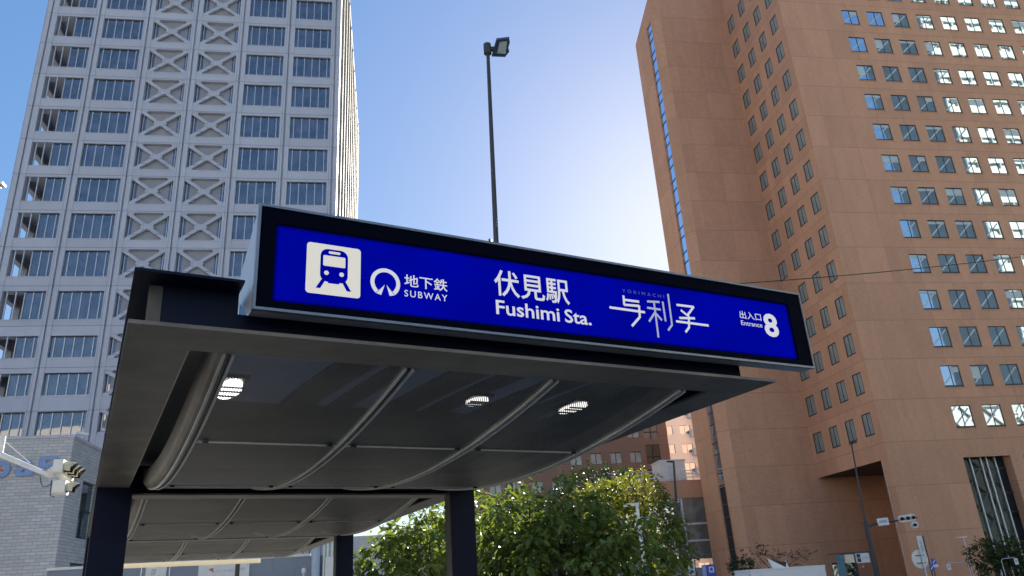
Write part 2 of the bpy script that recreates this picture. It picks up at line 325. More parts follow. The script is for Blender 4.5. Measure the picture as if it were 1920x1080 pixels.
# ------------------------------------------------------------------ grey tower with crossed braces
def grey_tower():
    Y = 66.0
    t = thing('office_tower', 'tall pale grey concrete tower with crossed braces in its two middle bays', 'building', (-19.3, Y, 0))
    bot = [62.47, 58.8, 55.14, 51.47, 47.8, 44.13, 40.46, 36.8, 33.13, 29.46, 25.5, 22.1, 18.86, 15.6, 12.3, 9.0, 5.7]
    top = [b+2.5 for b in bot[:10]] + [28.1] + [b+1.93 for b in bot[11:]]
    cxs = [-33.05, -28.575, -23.93, -19.32, -14.7, -10.07, -5.42]
    op = [(-32.5, -29.05), (-28.13, -24.4), (-23.46, -19.8), (-18.85, -15.2), (-14.22, -10.57), (-9.58, -5.9)]
    H, X0, X1, YB = 75.0, -33.6, -4.95, 112.0
    f = MB()
    for k, c in enumerate(cxs):
        a, b = (X0, op[0][0]) if k == 0 else ((op[5][1], X1) if k == 6 else (op[k-1][1], op[k][0]))
        mid = (a+b)/2
        f.box(a, mid-.085, Y, Y+.9, 0, H); f.box(mid+.085, b, Y, Y+.9, 0, H); f.box(mid-.085, mid+.085, Y+.22, Y+.9, 0, H)
    zs = [(top[0], H)] + [(top[k+1], bot[k]) for k in range(len(bot)-1)] + [(0, bot[-1])]
    for jo, (a, b) in enumerate(op):
        for (z0, z1) in zs:
            if jo in (2, 3): z0, z1 = z0+(.13 if z0 else 0), z1-(.13 if z1 < H else 0)
            f.box(a, b, Y+.05, Y+.9, z0, z1)
            f.box(a, b, Y+.02, Y+.05, z1-.09, z1-.002)
    # right flank, seen at a glancing angle: piers and spandrels in front of the glass line
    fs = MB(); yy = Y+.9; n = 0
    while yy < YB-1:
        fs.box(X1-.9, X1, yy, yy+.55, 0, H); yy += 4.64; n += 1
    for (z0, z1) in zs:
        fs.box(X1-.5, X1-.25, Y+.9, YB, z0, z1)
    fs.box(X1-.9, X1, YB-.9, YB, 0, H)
    fs.build('side_frame', mat('side concrete toned down for sun', (.42, .39, .34), .65, var=.2, scale=.6), t)  # flank concrete darkened in its colour to hold back the sun's glare
    f.build('concrete_frame', M['concrete'], t)
    # left flank
    f = MB()
    for yk in (Y+.9+3.4, Y+14, Y+24, Y+34, YB-.9): f.box(X0, X0+.7, yk, yk+.9, 0, H)
    for (z0, z1) in zs: f.box(X0+.1, X0+.6, Y+.9, YB, z0, z1)
    # floors of the corner loggias, core and roof
    for (z0, z1) in zs: f.box(X0+.6, -30.4, Y+.9, Y+4.3, max(z0, z1-.45), z1)
    f.box(X0, X1, Y+.9, YB, H-.6, H)
    f.build('rear_frame', M['concrete'], t)
    c = MB(); c.box(-30.45, X1-.55, Y+.92, YB-.4, 0, H-.7); c.box(X0+.65, -30.46, Y+4.35, YB-.4, 0, H-.7)
    c.build('core', M['loggia'], t)
    g = MB(); g.face([(X1-.3, Y+1, 2), (X1-.3, YB-.5, 2), (X1-.3, YB-.5, H-1), (X1-.3, Y+1, H-1)]); g.build('side_glazing', M['towerglass'], t)
    # typical window
    def window(a, b, z0, z1, half=False):
        m = MB(); x0 = a+1.78 if half else a; yg = Y+.25
        m.face([(x0, yg, z0), (b, yg, z0), (b, yg, z1), (x0, yg, z1)], 0)
        n_ = 4; e = .34; step = (b-a-2*e)/n_
        xs = [a+e+k*step for k in range(n_+1)]
        for x in xs:
            if x < x0-.3: m.box(x-.035, x+.035, yg-.1, yg+.02, z0, z1, 1)
            else: m.box(x-.035, x+.035, yg-.09, yg-.01, z0+.06, z1-.1, 1)
        m.box(x0, b, yg-.07, yg-.01, z0, z0+.06, 1); m.box(x0, b, yg-.04, yg-.008, z1-.1, z1, 2)
        m.box(a, b, yg-.12, yg-.02, z0-.03, z0, 1) if False else None
        return m.build('window', [M['towerglass'], M['alu'], M['blackframe']], t, origin=((a+b)/2, Y, z0))
    def brace(a, b, z0, z1):
        p = MB(); yp = Y+.47
        p.face([(a, yp, z0), (b, yp, z0), (b, yp, z1), (a, yp, z1)], 0)
        for x in (a+.02, b-.42):
            p.face([(x, yp-.03, z0), (x+.4, yp-.03, z0), (x+.4, yp-.03, z1), (x, yp-.03, z1)], 1)
            p.box(x+.16, x+.22, yp-.1, yp-.035, z0, z1, 2)
        po = p.build('recessed_panel', [M['panelgrey'], M['towerglass'], M['alu']], t, origin=((a+b)/2, Y, z0))
        q = MB(); th = .155; cx_, cz = (a+b)/2, (z0+z1)/2
        for (xa, za, xb, zb) in ((a, z0, b, z1), (a, z1, b, z0)):
            L = math.hypot(xb-xa, zb-za); nx, nz = -(zb-za)/L*th, (xb-xa)/L*th
            y0, y1 = (Y+.1, Y+.34) if zb > za else (Y+.103, Y+.337)
            q.hexa([(xa+nx, y0, za+nz), (xb+nx, y0, zb+nz), (xb+nx, y1, zb+nz), (xa+nx, y1, za+nz)][::1] and
                   [(xa-nx, y0, za-nz), (xb-nx, y0, zb-nz), (xb-nx, y1, zb-nz), (xa-nx, y1, za-nz),
                    (xa+nx, y0, za+nz), (xb+nx, y0, zb+nz), (xb+nx, y1, zb+nz), (xa+nx, y1, za+nz)])
        hexp = [(cx_-.62, cz), (cx_-.3, cz+.28), (cx_+.3, cz+.28), (cx_+.62, cz), (cx_+.3, cz-.28), (cx_-.3, cz-.28)]
        q.prism(hexp, lambda p_: (p_[0], Y+.08, p_[1]), lambda p_: (p_[0], Y+.36, p_[1]))
        for (x, s) in ((a, 1), (b, -1)):
            for (z, r) in ((z0, 1), (z1, -1)):
                q.prism([(x, z), (x+s*.62, z), (x+s*.5, z+r*.2), (x, z+r*.3)], lambda p_: (p_[0], Y+.09, p_[1]), lambda p_: (p_[0], Y+.35, p_[1]))
        return po, q.build('cross_brace', M['concrete'], t, origin=(cx_, Y, cz))
    cache = {}
    for k in range(len(bot)):
        if k > 14: continue
        for j, (a, b) in enumerate(op):
            h = round(top[k]-bot[k], 2); key = (j, h)
            if key not in cache:
                cache[key] = (brace(a, b, bot[k]-.13, top[k]+.13) if j in (2, 3) else (window(a, b, bot[k], top[k], j == 0),)), bot[k]
            else:
                obs, zb = cache[key]
                for o in obs: copy_part(o, t, Vector(o.location)+Vector((0, 0, bot[k]-zb)))
    return t
grey_tower()

# ------------------------------------------------------------------ terracotta tower
def brick_tower():
    X1, Y1, Y2, X2, H = 41.85, 60.0, 71.6, 32.6, 70.7
    t = thing('office_tower', 'tall terracotta tiled tower with stepped plan and rows of square windows', 'building', (X1, Y1, 0))
    P, Z0, W = 3.685, 12.53, 1.9
    cols = [49.1+3.03*j for j in range(11)]; rows = [Z0+P*k for k in range(15)]
    big = [(48.9+5.9*j, 53.5+5.9*j, 0, 10.17, 1.3) for j in range(6)]
    w_ = MB()
    fh = [(x, x+W, z, z+2.0) for x in cols for z in rows]
    w_.wall(lambda s, z, d: (s, Y1+d, z), [X1, 84.5], [0, H], fh+big, .13)
    scol = [(61.0, 62.4), (63.72, 65.12), (66.5, 67.93), (69.35, 70.95)]
    srow = [12.42+P*k for k in range(15)]
    sh = [(a, b, z, z+1.98) for (a, b) in scol for z in srow]
    void = (61.05, Y2, 0, 10.18, 7.0)
    w_.wall(lambda s, z, d: (X1+d, s, z), [Y1, Y2], [0, H], sh+[void], .07)
    w_.face([(X1+7, void[0], 0), (X1+7, Y2, 0), (X1+7, Y2, 10.18), (X1+7, void[0], 10.18)])
    w_.wall(lambda s, z, d: (s, Y2, z), [X2+.8, X1], [0, H], [], .2)
    w_.face([(X2+.8, Y2, 0), (X2+.8, Y2, H), (X2, Y2+.8, H), (X2, Y2+.8, 0)])
    slit = (72.85, 74.5, 0, 67.3, .25)
    w_.wall(lambda s, z, d: (X2+d, s, z), [Y2+.8, 78.7], [0, 68.3], [slit], .25); w_.face([(X2, Y2+.8, 68.3), (X2, 78.7, 68.3), (X2, Y2+.8, H)])
    w_.face([(X2, 78.7, 0), (X2, 78.7, 68.3), (X2+9, 96, 68.3), (X2+9, 96, 0)])
    w_.face([(X2+9, 96, 0), (X2+9, 96, H), (84.5, 96, H), (84.5, 96, 0)])
    w_.face([(84.5, 96, 0), (84.5, 96, H), (84.5, Y1, H), (84.5, Y1, 0)])
    w_.face([(X1, Y1, H), (84.5, Y1, H), (84.5, 96, H), (X2+9, 96, H), (X2, Y2+.8, H), (X2+.8, Y2, H), (X1, Y2, H)]); w_.face([(X2, Y2+.8, H), (X2+9, 96, H), (X2+9, 96, 68.3), (X2, 78.7, 68.3)])
    w_.build('tiled_wall', M['brick'], t)
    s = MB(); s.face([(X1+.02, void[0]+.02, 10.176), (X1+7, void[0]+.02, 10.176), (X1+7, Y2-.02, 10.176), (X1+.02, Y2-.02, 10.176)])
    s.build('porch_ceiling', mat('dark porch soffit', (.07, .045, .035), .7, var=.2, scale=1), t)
    # front windows
    def fwin(x, z, pane, streak, drop=0., half=0):
        m = MB(); y = Y1+.1
        m.face([(x, y, z), (x+W, y, z), (x+W, y, z+2.0), (x, y, z+2.0)], 0)
        m.box(x, x+W, y-.06, y-.004, z, z+.17, 1); m.box(x, x+W, y-.03, y-.004, z+1.94, z+2.0, 1)  # bottom frame bar thickened to draw the sill shadow in black
        m.box(x, x+.06, y-.03, y-.004, z+.17, z+1.94, 1); m.box(x+W-.05, x+W, y-.03, y-.004, z+.17, z+1.94, 1)
        m.box(x+W*.5-.03, x+W*.5+.03, y-.028, y-.004, z+.17, z+1.94, 1)
        if streak: m.hexa([(x+.1, y-.003, z+.4), (x+.24, y-.003, z+.34), (x+.24, y-.0005, z+.34), (x+.1, y-.0005, z+.4),
                           (x+1.62, y-.003, z+1.78), (x+1.76, y-.003, z+1.72), (x+1.76, y-.0005, z+1.72), (x+1.62, y-.0005, z+1.78)], 2)  # thin pale diagonal strip laid across the pane
        if drop: m.box(x+(.06 if half < 1 else W*.5+.035), x+W-(.055 if half > -1 else W*.5+.035), y-.012, y-.0035, z+1.94-drop, z+1.858, 2)
        m.box(x-.12, x+W+.12, Y1-.05, Y1+.06, z-.09, z-.003, 3)
        return m.build('window', [pane, M['blackframe'], M['blindstreak'], M['brick']], t, origin=(x, Y1, z))
    protos = {}; rest = []; pick = random.Random(4)
    def place(x, z, j, k):
        v = pick.choice((0, 0, 0, 0, 1, 2, 3, 4)) if j < 4 else pick.choice((0, 0, 0, 1, 2))
        key = (j < 4, v)
        if key not in protos: protos[key] = fwin(x, z, M['officeglass'], j < 4, (0, .35, .8, .55, 1.2)[v], (0, 0, 0, 1, -1)[v]); return
        copy_part(protos[key], t, Vector((x, Y1, z))-wloc(t))
    for k, z in enumerate(rows):
        for j, x in enumerate(cols):
            d = Vector((x+.3, Y1, z+1))-EYE; pxx = 960+FPX*d.dot(rt)/d.dot(fw); pyy = 540-FPX*d.dot(up)/d.dot(fw)
            if pxx < 1930 and pyy > -25: place(x, z, j, k)
            else: rest.append((x, z))
    r = MB()
    for x, z in rest:
        y = Y1+.1
        r.face([(x, y, z), (x+W, y, z), (x+W, y, z+2.0), (x, y, z+2.0)], 0); r.box(x, x+W, y-.06, y-.004, z, z+.17, 1); r.box(x+W*.5-.03, x+W*.5+.03, y-.028, y-.004, z+.17, z+1.93, 1)  # same thick black bottom bar drawn for the sill shadow
    ro = r.build('window', [M['officeglass'], M['blackframe']], t); ro['kind'] = 'stuff'
    # flank windows, same kind as the front ones
    def swin(a, b, z):
        m = MB(); x = X1+.065
        m.face([(x, a, z), (x, b, z), (x, b, z+1.98), (x, a, z+1.98)], 0)
        m.box(x-.05, x-.004, a, b, z, z+.12, 1); m.box(x-.04, x-.004, a, b, z+1.9, z+1.98, 1)
        m.box(x-.04, x-.004, a, a+.07, z+.12, z+1.9, 1); m.box(x-.04, x-.004, b-.07, b, z+.12, z+1.9, 1); m.box(x-.035, x-.004, (a+b)/2-.025, (a+b)/2+.025, z+.12, z+1.9, 1)
        return m.build('flank_window', [M['sideglass'], M['blackframe']], t, origin=(X1, a, z))
    for (a, b) in scol:
        p0 = None
        for z in srow:
            if p0 is None: p0 = swin(a, b, z)
            else: copy_part(p0, t, Vector((X1, a, z))-wloc(t))
    # blue slit
    g = MB(); x = X2+.16
    g.face([(x, 72.85, 10), (x, 74.5, 10), (x, 74.5, 67.3), (x, 72.85, 67.3)], 0); g.face([(x, 72.85, 0), (x, 74.5, 0), (x, 74.5, 10), (x, 72.85, 10)], 2)
    z = 1.0; i = 0
    while z < 67: g.box(x-.05, x-.004, 72.85, 74.5, z, z+.09, 1); z += 1.84 if i % 2 else 1.2; i += 1
    g.build('slit_glazing', [M['bluglass'], M['blackframe'], M['dark']], t)
    # tall ground floor glazing
    for (a, b, z0, z1, d) in big:
        q = MB(); y = Y1+.9
        q.face([(a, y, 0), (b, y, 0), (b, y, z1), (a, y, z1)], 0)
        for u in (.27, .5, .62, .8):
            x = a+(b-a)*u; q.box(x-.05, x+.05, y-.14, y-.004, 0, z1, 1)
        for zz in (2.9, 5.3, 6.9, 9.0): q.box(a, b, y-.1, y-.006, zz, zz+.14, 2)
        q.box(a, b, Y1+.02, Y1+.3, z1-.16, z1-.004, 3)
        q.build('lobby_glazing', [M['lobbyglass'], M['alu'], M['blackframe'], M['brick']], t)
    e = MB(); e.box(X1-.012, X1+.05, 61.0, 61.045, 0, 10.1); e.build('corner_trim', M['white'], t)
brick_tower()

# ------------------------------------------------------------------ pale tower behind the viewer, seen only in the windows
def mirror_tower():
    t = thing('office_tower', 'white gridded tower standing behind the viewer, seen only reflected in the terracotta tower', 'building', (175, -40, 0))
    f = MB(); x0, x1, y1 = 139, 215, -22
    for k in range(31): f.box(x0, x1, y1-.4, y1+.2, 34+k*3.6, 36.0+k*3.6)
    for k in range(30): f.box(x0+k*3-.15, x0+k*3+.15, y1-.4, y1+.1, 34, 144)
    f.build('white_grid', mat('pale grid', (.27, .34, .34), .7), t)
    g = MB(); g.box(x0, x1, y1-24, y1-.5, 34, 143); g.box(96, 215, y1-24, y1-.6, 0, 33.9); g.build('glazed_body', mat('pale glazing with blinds', (.22, .27, .27), .4, var=.3, scale=.12), t)
    l = MB()
    for k in range(-8, 28):
        a = 96+k*5.2
        for (p, q) in (((a, 0), (a+34, 33.8)), ((a+34, 0), (a, 33.8))):
            l.beam((p[0], y1-.2, p[1]), (q[0], y1-.2, q[1]), .5, .5)
    l.build('diagonal_lattice', mat('lattice paint', (.27, .31, .31), .6), t)
mirror_tower()
def rear_block(x0, x1, y, H, c, lab):  # unseen buildings added to throw sunlight back onto the shaded facades
    t = thing('bounce_building', lab, 'building', ((x0+x1)/2, y-10, 0))
    n = int((x1-x0)/3.2); st = (x1-x0)/n; hs = [(x0+k*st+.55, x0+(k+1)*st-.55, 4.4+3.6*j, 6.3+3.6*j) for k in range(n) for j in range(int((H-5)/3.6))]
    m = MB(); m.wall(lambda s, z, d: (s, y-d, z), [x0, x1], [0, H], hs, .3); m.face([(x0, y, H), (x1, y, H), (x1, y-20, H), (x0, y-20, H)])
    m.face([(x0, y, 0), (x0, y, H), (x0, y-20, H), (x0, y-20, 0)]); m.face([(x1, y, 0), (x1, y-20, 0), (x1, y-20, H), (x1, y, H)])
    m.build('facade', mat(lab[:20], c, .8, var=.06, scale=.5), t)
    m = MB(); m.face([(x0+.3, y-.25, 1), (x1-.3, y-.25, 1), (x1-.3, y-.25, H-1), (x0+.3, y-.25, H-1)]); m.build('glazing', M['towerglass'], t)
rear_block(-120, -62, -34, 38, (.62, .57, .5), 'beige office building behind the viewer, reflected in the grey tower')
rear_block(-58, -12, -30, 46, (.66, .63, .58), 'cream office building behind the viewer, reflected in the grey tower')
rear_block(58, 92, -30, 30, (.64, .6, .55), 'pale office building behind the viewer, reflected in the terracotta tower')

# ------------------------------------------------------------------ station entrance canopy
def RE(v): return 3.50 + .05*(v-3.1)
BAYS = [(3.43, 7.6), (7.98, 12.55), (12.95, 17.2)]
def CZ(v, bay): a, b = bay; tt = (v-a)/(b-a); return 2.752 - .19*4*tt*(1-tt)
def canopy():
    t = thing('entrance_canopy', 'dark steel canopy with sagging perforated ceiling over the subway entrance', 'canopy', CW((1.8, 10, 0)))
    ZB, ZT = 2.75, 2.985
    V0, V1 = 3.12, 17.5
    def qbox(m, ua, ub, va, vb, z0, z1, k=0):  # ua/ub may be functions of v
        A = (lambda v: ua) if not callable(ua) else ua; B = (lambda v: ub) if not callable(ub) else ub
        m.hexa([(A(va), va, z0), (B(va), va, z0), (B(vb), vb, z0), (A(vb), vb, z0), (A(va), va, z1), (B(va), va, z1), (B(vb), vb, z1), (A(vb), vb, z1)], k)
    m = MB(CW); qbox(m, .05, RE, V0, 3.42, ZB, ZB+.016); qbox(m, .05, .30, 3.42, V1, ZB, ZB+.016); qbox(m, lambda v: RE(v)-.27, RE, 3.42, V1, ZB, ZB+.016)
    qbox(m, .30, lambda v: RE(v)-.27, 17.25, V1, ZB, ZB+.016)
    m.build('soffit_flange', M['steel'], t)
    m = MB(CW); qbox(m, .17, lambda v: 3.37, 3.26, 3.28, ZB+.016, 2.88); qbox(m, .17, .47, 3.2601, 3.2799, 2.88, ZT-.012)
    qbox(m, .165, .185, 3.285, V1-.1, ZB+.016, ZT-.012); qbox(m, lambda v: RE(v)-.145, lambda v: RE(v)-.125, 3.285, V1-.1, ZB+.016, ZT-.012)
    qbox(m, .19, lambda v: RE(v)-.15, V1-.14, V1-.12, ZB+.016, ZT-.012)
    m.build('beam_web', M['navy'], t)
    m = MB(CW); qbox(m, .05, .47, V0, 3.42, ZT-.012, ZT); qbox(m, .05, .30, 3.42, V1, ZT-.012, ZT); qbox(m, lambda v: RE(v)-.27, RE, 3.75, V1, ZT-.012, ZT)
    m.build('top_flange', M['navy'], t)
    m = MB(CW); qbox(m, .115, .168, 3.262, 3.275, ZB+.016, ZT-.013); m.build('stiffener', M['poststrip'], t)
    # cross beams
    for v in (7.79, 12.75):
        m = MB(CW); qbox(m, .31, lambda q: RE(q)-.28, v-.012, v+.012, 2.705, ZT-.02, 0); qbox(m, .31, lambda q: RE(q)-.28, v-.13, v+.13, 2.688, 2.704, 1)
        m.build('cross_beam', [M['navy'], M['steel']], t)
    # posts: wide flange sections
    for v in (7.62, 12.6):
        for side in (0, 1):
            u0, u1 = (.055, .335) if side == 0 else (RE(v)-.345-.01*(v-7.62), RE(v)-.073-.01*(v-7.62))
            m = MB(CW); top = ZB-.002
            m.box(u0, u1, v, v+.02, 0, top, 0); m.box(u0, u1, v+.15, v+.17, 0, top, 0); m.box((u0+u1)/2-.01, (u0+u1)/2+.01, v+.021, v+.149, 0, top, 0)
            m.box(u0-.004, u0+.014, v+.0205, v+.1495, 0, top-.01, 1)
            m.box(u0-.04, u1+.04, v-.04, v+.21, 0, .02, 0)
            m.build('post', [M['navy'], M['poststrip']], t)
    # roof
    m = MB(CW); qbox(m, .05, RE, 5.25, V1, ZT+.002, ZT+.03); m.build('roof_sheet', M['roofsheet'], t)
    m = MB(CW); qbox(m, .55, lambda v: RE(v)-.4, 3.68, 5.25, ZT+.002, ZT+.012); qbox(m, .05, .548, 3.68, 5.25, ZT+.002, ZT+.03, 1); qbox(m, lambda v: RE(v)-.398, RE, 3.68, 5.25, ZT+.002, ZT+.03, 1); m.build('rooflight', [M['rooflight'], M['roofsheet']], t)
    m = MB(CW)
    for (u, rw) in ((1.04, .2), (1.36, .12), (1.74, .2), (2.06, .13), (2.44, .22), (2.8, .14)):
        pts = [(u+.16*(1-k/8)**1.6, 3.6+k*.205, 2.92) for k in range(9)]
        for a, b in zip(pts, pts[1:]): m.hexa([(a[0], a[1], a[2]), (a[0]+rw, a[1], a[2]), (b[0]+rw, b[1], b[2]), (b[0], b[1], b[2]), (a[0], a[1], a[2]+.04), (a[0]+rw, a[1], a[2]+.04), (b[0]+rw, b[1], b[2]+.04), (b[0], b[1], b[2]+.04)])
    m.build('rafter', M['roofsheet'], t)
    # hammock ceilings
    for bi, bay in enumerate(BAYS):
        a, b = bay
        lines = [lambda v: .47, lambda v: 1.32+.008*(v-3.4), lambda v: 2.16+.016*(v-3.4), lambda v: 3.05+.03*(v-3.4)]
        seam = [a, a+.29*(b-a), b-.29*(b-a), b]
        for j in range(3):
            for q in range(3):
                m = MB(CW); N = 10; uvs = []
                for i in range(N):
                    va = seam[q]+(seam[q+1]-seam[q])*i/N; vb = seam[q]+(seam[q+1]-seam[q])*(i+1)/N
                    l0, l1 = lines[j], lines[j+1]; g = .012
                    m.face([(l0(va)+g, va, CZ(va, bay)), (l1(va)-g, va, CZ(va, bay)), (l1(vb)-g, vb, CZ(vb, bay)), (l0(vb)+g, vb, CZ(vb, bay))])
                    uvs += [(l0(va), va, 0), (l1(va), va, 0), (l1(vb), vb, 0), (l0(vb), vb, 0)]
                o = m.build('ceiling_panel', M['panel'], t, smooth=False)
                at_ = o.data.attributes.new('sheet', 'FLOAT_VECTOR', 'POINT')
                for k, uvw in enumerate(uvs): at_.data[k].vector = uvw
        for j in range(4):
            m = MB(CW); N = 24
            for s_ in (-.019, .019):
                for i in range(N):
                    va, vb = a+(b-a)*i/N, a+(b-a)*(i+1)/N
                    ua, ub = lines[j](va)+s_, lines[j](vb)+s_; za, zb = CZ(va, bay)-.013, CZ(vb, bay)-.013
                    m.hexa([(ua-.006, va, za), (ua+.006, va, za), (ub+.006, vb, zb), (ub-.006, vb, zb), (ua-.006, va, za+.03), (ua+.006, va, za+.03), (ub+.006, vb, zb+.03), (ub-.006, vb, zb+.03)])
            for i in range(N):
                va, vb = a+(b-a)*i/N, a+(b-a)*(i+1)/N; ua, ub = lines[j](va), lines[j](vb); za, zb = CZ(va, bay)+.006, CZ(vb, bay)+.006
                m.hexa([(ua-.013, va, za), (ua+.013, va, za), (ub+.013, vb, zb), (ub-.013, vb, zb), (ua-.013, va, za+.004), (ua+.013, va, za+.004), (ub+.013, vb, zb+.004), (ub-.013, vb, zb+.004)], 1)
            m.build('ceiling_rib', [M['ribline'], M['black']], t)
        for vq in seam[1:3]:
            m = MB(CW)
            for j in range(3):
                l0, l1 = lines[j](vq)+.03, lines[j+1](vq)-.03
                m.box(l0, l1, vq-.007, vq+.007, CZ(vq, bay)-.007, CZ(vq, bay)+.004)
                for u in (l0+.03, l1-.06): m.box(u, u+.03, vq-.035, vq-.012, CZ(vq, bay)-.016, CZ(vq, bay)-.002, 1)
            m.build('seam_strip', [M['ribline'], M['black']], t)
        # side skirts of the hammock: rolled sheet closing each side
        for sgn, ln in ((-1, lines[0]), (1, lines[3])):
            m = MB(CW); N = 24; K = 5
            prof = [(.02, -.004), (.042, .008), (.058, .026), (.066, .055), (.07, .16)]
            for i in range(N):
                va, vb = a+(b-a)*i/N, a+(b-a)*(i+1)/N
                for k in range(K-1):
                    p, q = prof[k], prof[k+1]
                    m.face([(ln(va)+sgn*p[0], va, CZ(va, bay)+p[1]), (ln(vb)+sgn*p[0], vb, CZ(vb, bay)+p[1]), (ln(vb)+sgn*q[0], vb, CZ(vb, bay)+q[1]), (ln(va)+sgn*q[0], va, CZ(va, bay)+q[1])])
            m.build('ceiling_skirt', M['steel'], t, smooth=True)
    # side upstands beside the gap
    m = MB(CW); m.box(.302, .308, 3.43, 17.2, 2.755, 2.96); m.build('upstand', M['galv'], t)
    # lamps above the perforated sheet
    for (u, v, rv, lm) in ((.60, 4.26, .2, 'lamp'), (2.06, 4.2, .1, 'dimlamp'), (2.78, 4.22, .15, 'dimlamp'), (.62, 8.6, .12, 'dimlamp'), (2.9, 8.7, .1, 'dimlamp')):
        l = MB(CW); n = 20
        l.prism([(u+.062*math.cos(2*math.pi*k/n), v+rv*math.sin(2*math.pi*k/n)) for k in range(n)], lambda p: (p[0], p[1], 2.80), lambda p: (p[0], p[1], 2.815))
        lo = l.build('ceiling_lamp', M[lm], t)
        bb = MB(CW)
        for k in (-1, 0, 1): bb.box(u-.065, u+.065, v+k*rv*.47-.006, v+k*rv*.47+.006, 2.79, 2.798)
        bb.box(u-.07, u+.07, v-rv-.005, v+rv+.005, 2.817, 2.84)
        bb.build('lamp_grille', M['black'], lo)
    # sunlit gutter at the far end
    m = MB(CW); qbox(m, .1, lambda v: 3.36, 17.52, 17.6, 2.575, 2.66); m.build('gutter', translucent('cream diffuser', (.72, .69, .6)), t)
canopy()

# ------------------------------------------------------------------ station sign
def text_mesh(body, bold=0., res=3, space=1.):
    c = bpy.data.curves.new('lettering', 'FONT'); c.body = body; c.space_character = space; c.resolution_u = res; c.offset = bold
    o = bpy.data.objects.new('lettering', c); col.objects.link(o)
    dg = bpy.context.evaluated_depsgraph_get(); m = bpy.data.meshes.new_from_object(o.evaluated_get(dg))
    bpy.data.objects.remove(o); bpy.data.curves.remove(c); return m
def lettering(body, box, fn, m, parent, bold=0., name='lettering', keep=False, th=.0015, space=1.):
    """fit the text into box (s0, s1, t0, t1); fn(s, t, d) -> world"""
    me = text_mesh(body, bold, space=space); vs = [v.co.copy() for v in me.vertices]
    x0, x1 = min(v.x for v in vs), max(v.x for v in vs); y0, y1 = min(v.y for v in vs), max(v.y for v in vs)
    kx = (box[1]-box[0])/(x1-x0); ky = (box[3]-box[2])/(y1-y0)
    if keep: kx = ky
    mb = MB(); n = len(vs)
    P = [(box[0]+(v.x-x0)*kx, box[2]+(v.y-y0)*ky) for v in vs]
    for p in P: mb.v.append(Vector(fn(p[0], p[1], -th)))
    for p in me.polygons: mb.f.append(list(p.vertices)); mb.m.append(0)
    bpy.data.meshes.remove(me)
    return mb.build(name, m, parent)

def backlit_panel():
    # acrylic face lit by tubes inside the box: the lamps fall off towards the edges and between each other
    m = bpy.data.materials.new('backlit blue acrylic'); m.use_nodes = True; n = m.node_tree; b = n.nodes['Principled BSDF']
    b.inputs['Base Color'].default_value = (0, .001, .03, 1); b.inputs['Roughness'].default_value = .6; b.inputs['Specular IOR Level'].default_value = 0
    tc = n.nodes.new('ShaderNodeTexCoord'); sp = n.nodes.new('ShaderNodeSeparateXYZ'); n.links.new(tc.outputs['Generated'], sp.inputs[0])
    def edge(o, wd):
        d = math_n(n, 'MINIMUM', o, math_n(n, 'SUBTRACT', None, o, va=1.)); q = n.nodes.new('ShaderNodeMapRange'); q.interpolation_type = 'SMOOTHSTEP'
        q.inputs[1].default_value = -wd*.15; q.inputs[2].default_value = wd; n.links.new(d, q.inputs[0]); return q.outputs[0]
    no = n.nodes.new('ShaderNodeTexNoise'); no.inputs['Scale'].default_value = 2.2; no.inputs['Detail'].default_value = 1; n.links.new(tc.outputs['Object'], no.inputs['Vector'])
    k = math_n(n, 'ADD', math_n(n, 'MULTIPLY', no.outputs[0], vb=.7), vb=.65)
    k = math_n(n, 'MULTIPLY', math_n(n, 'MULTIPLY', edge(sp.outputs[0], .008), edge(sp.outputs[2], .06)), k)
    b.inputs['Emission Color'].default_value = (0, .0004, .092, 1); n.links.new(k, b.inputs['Emission Strength']); return m
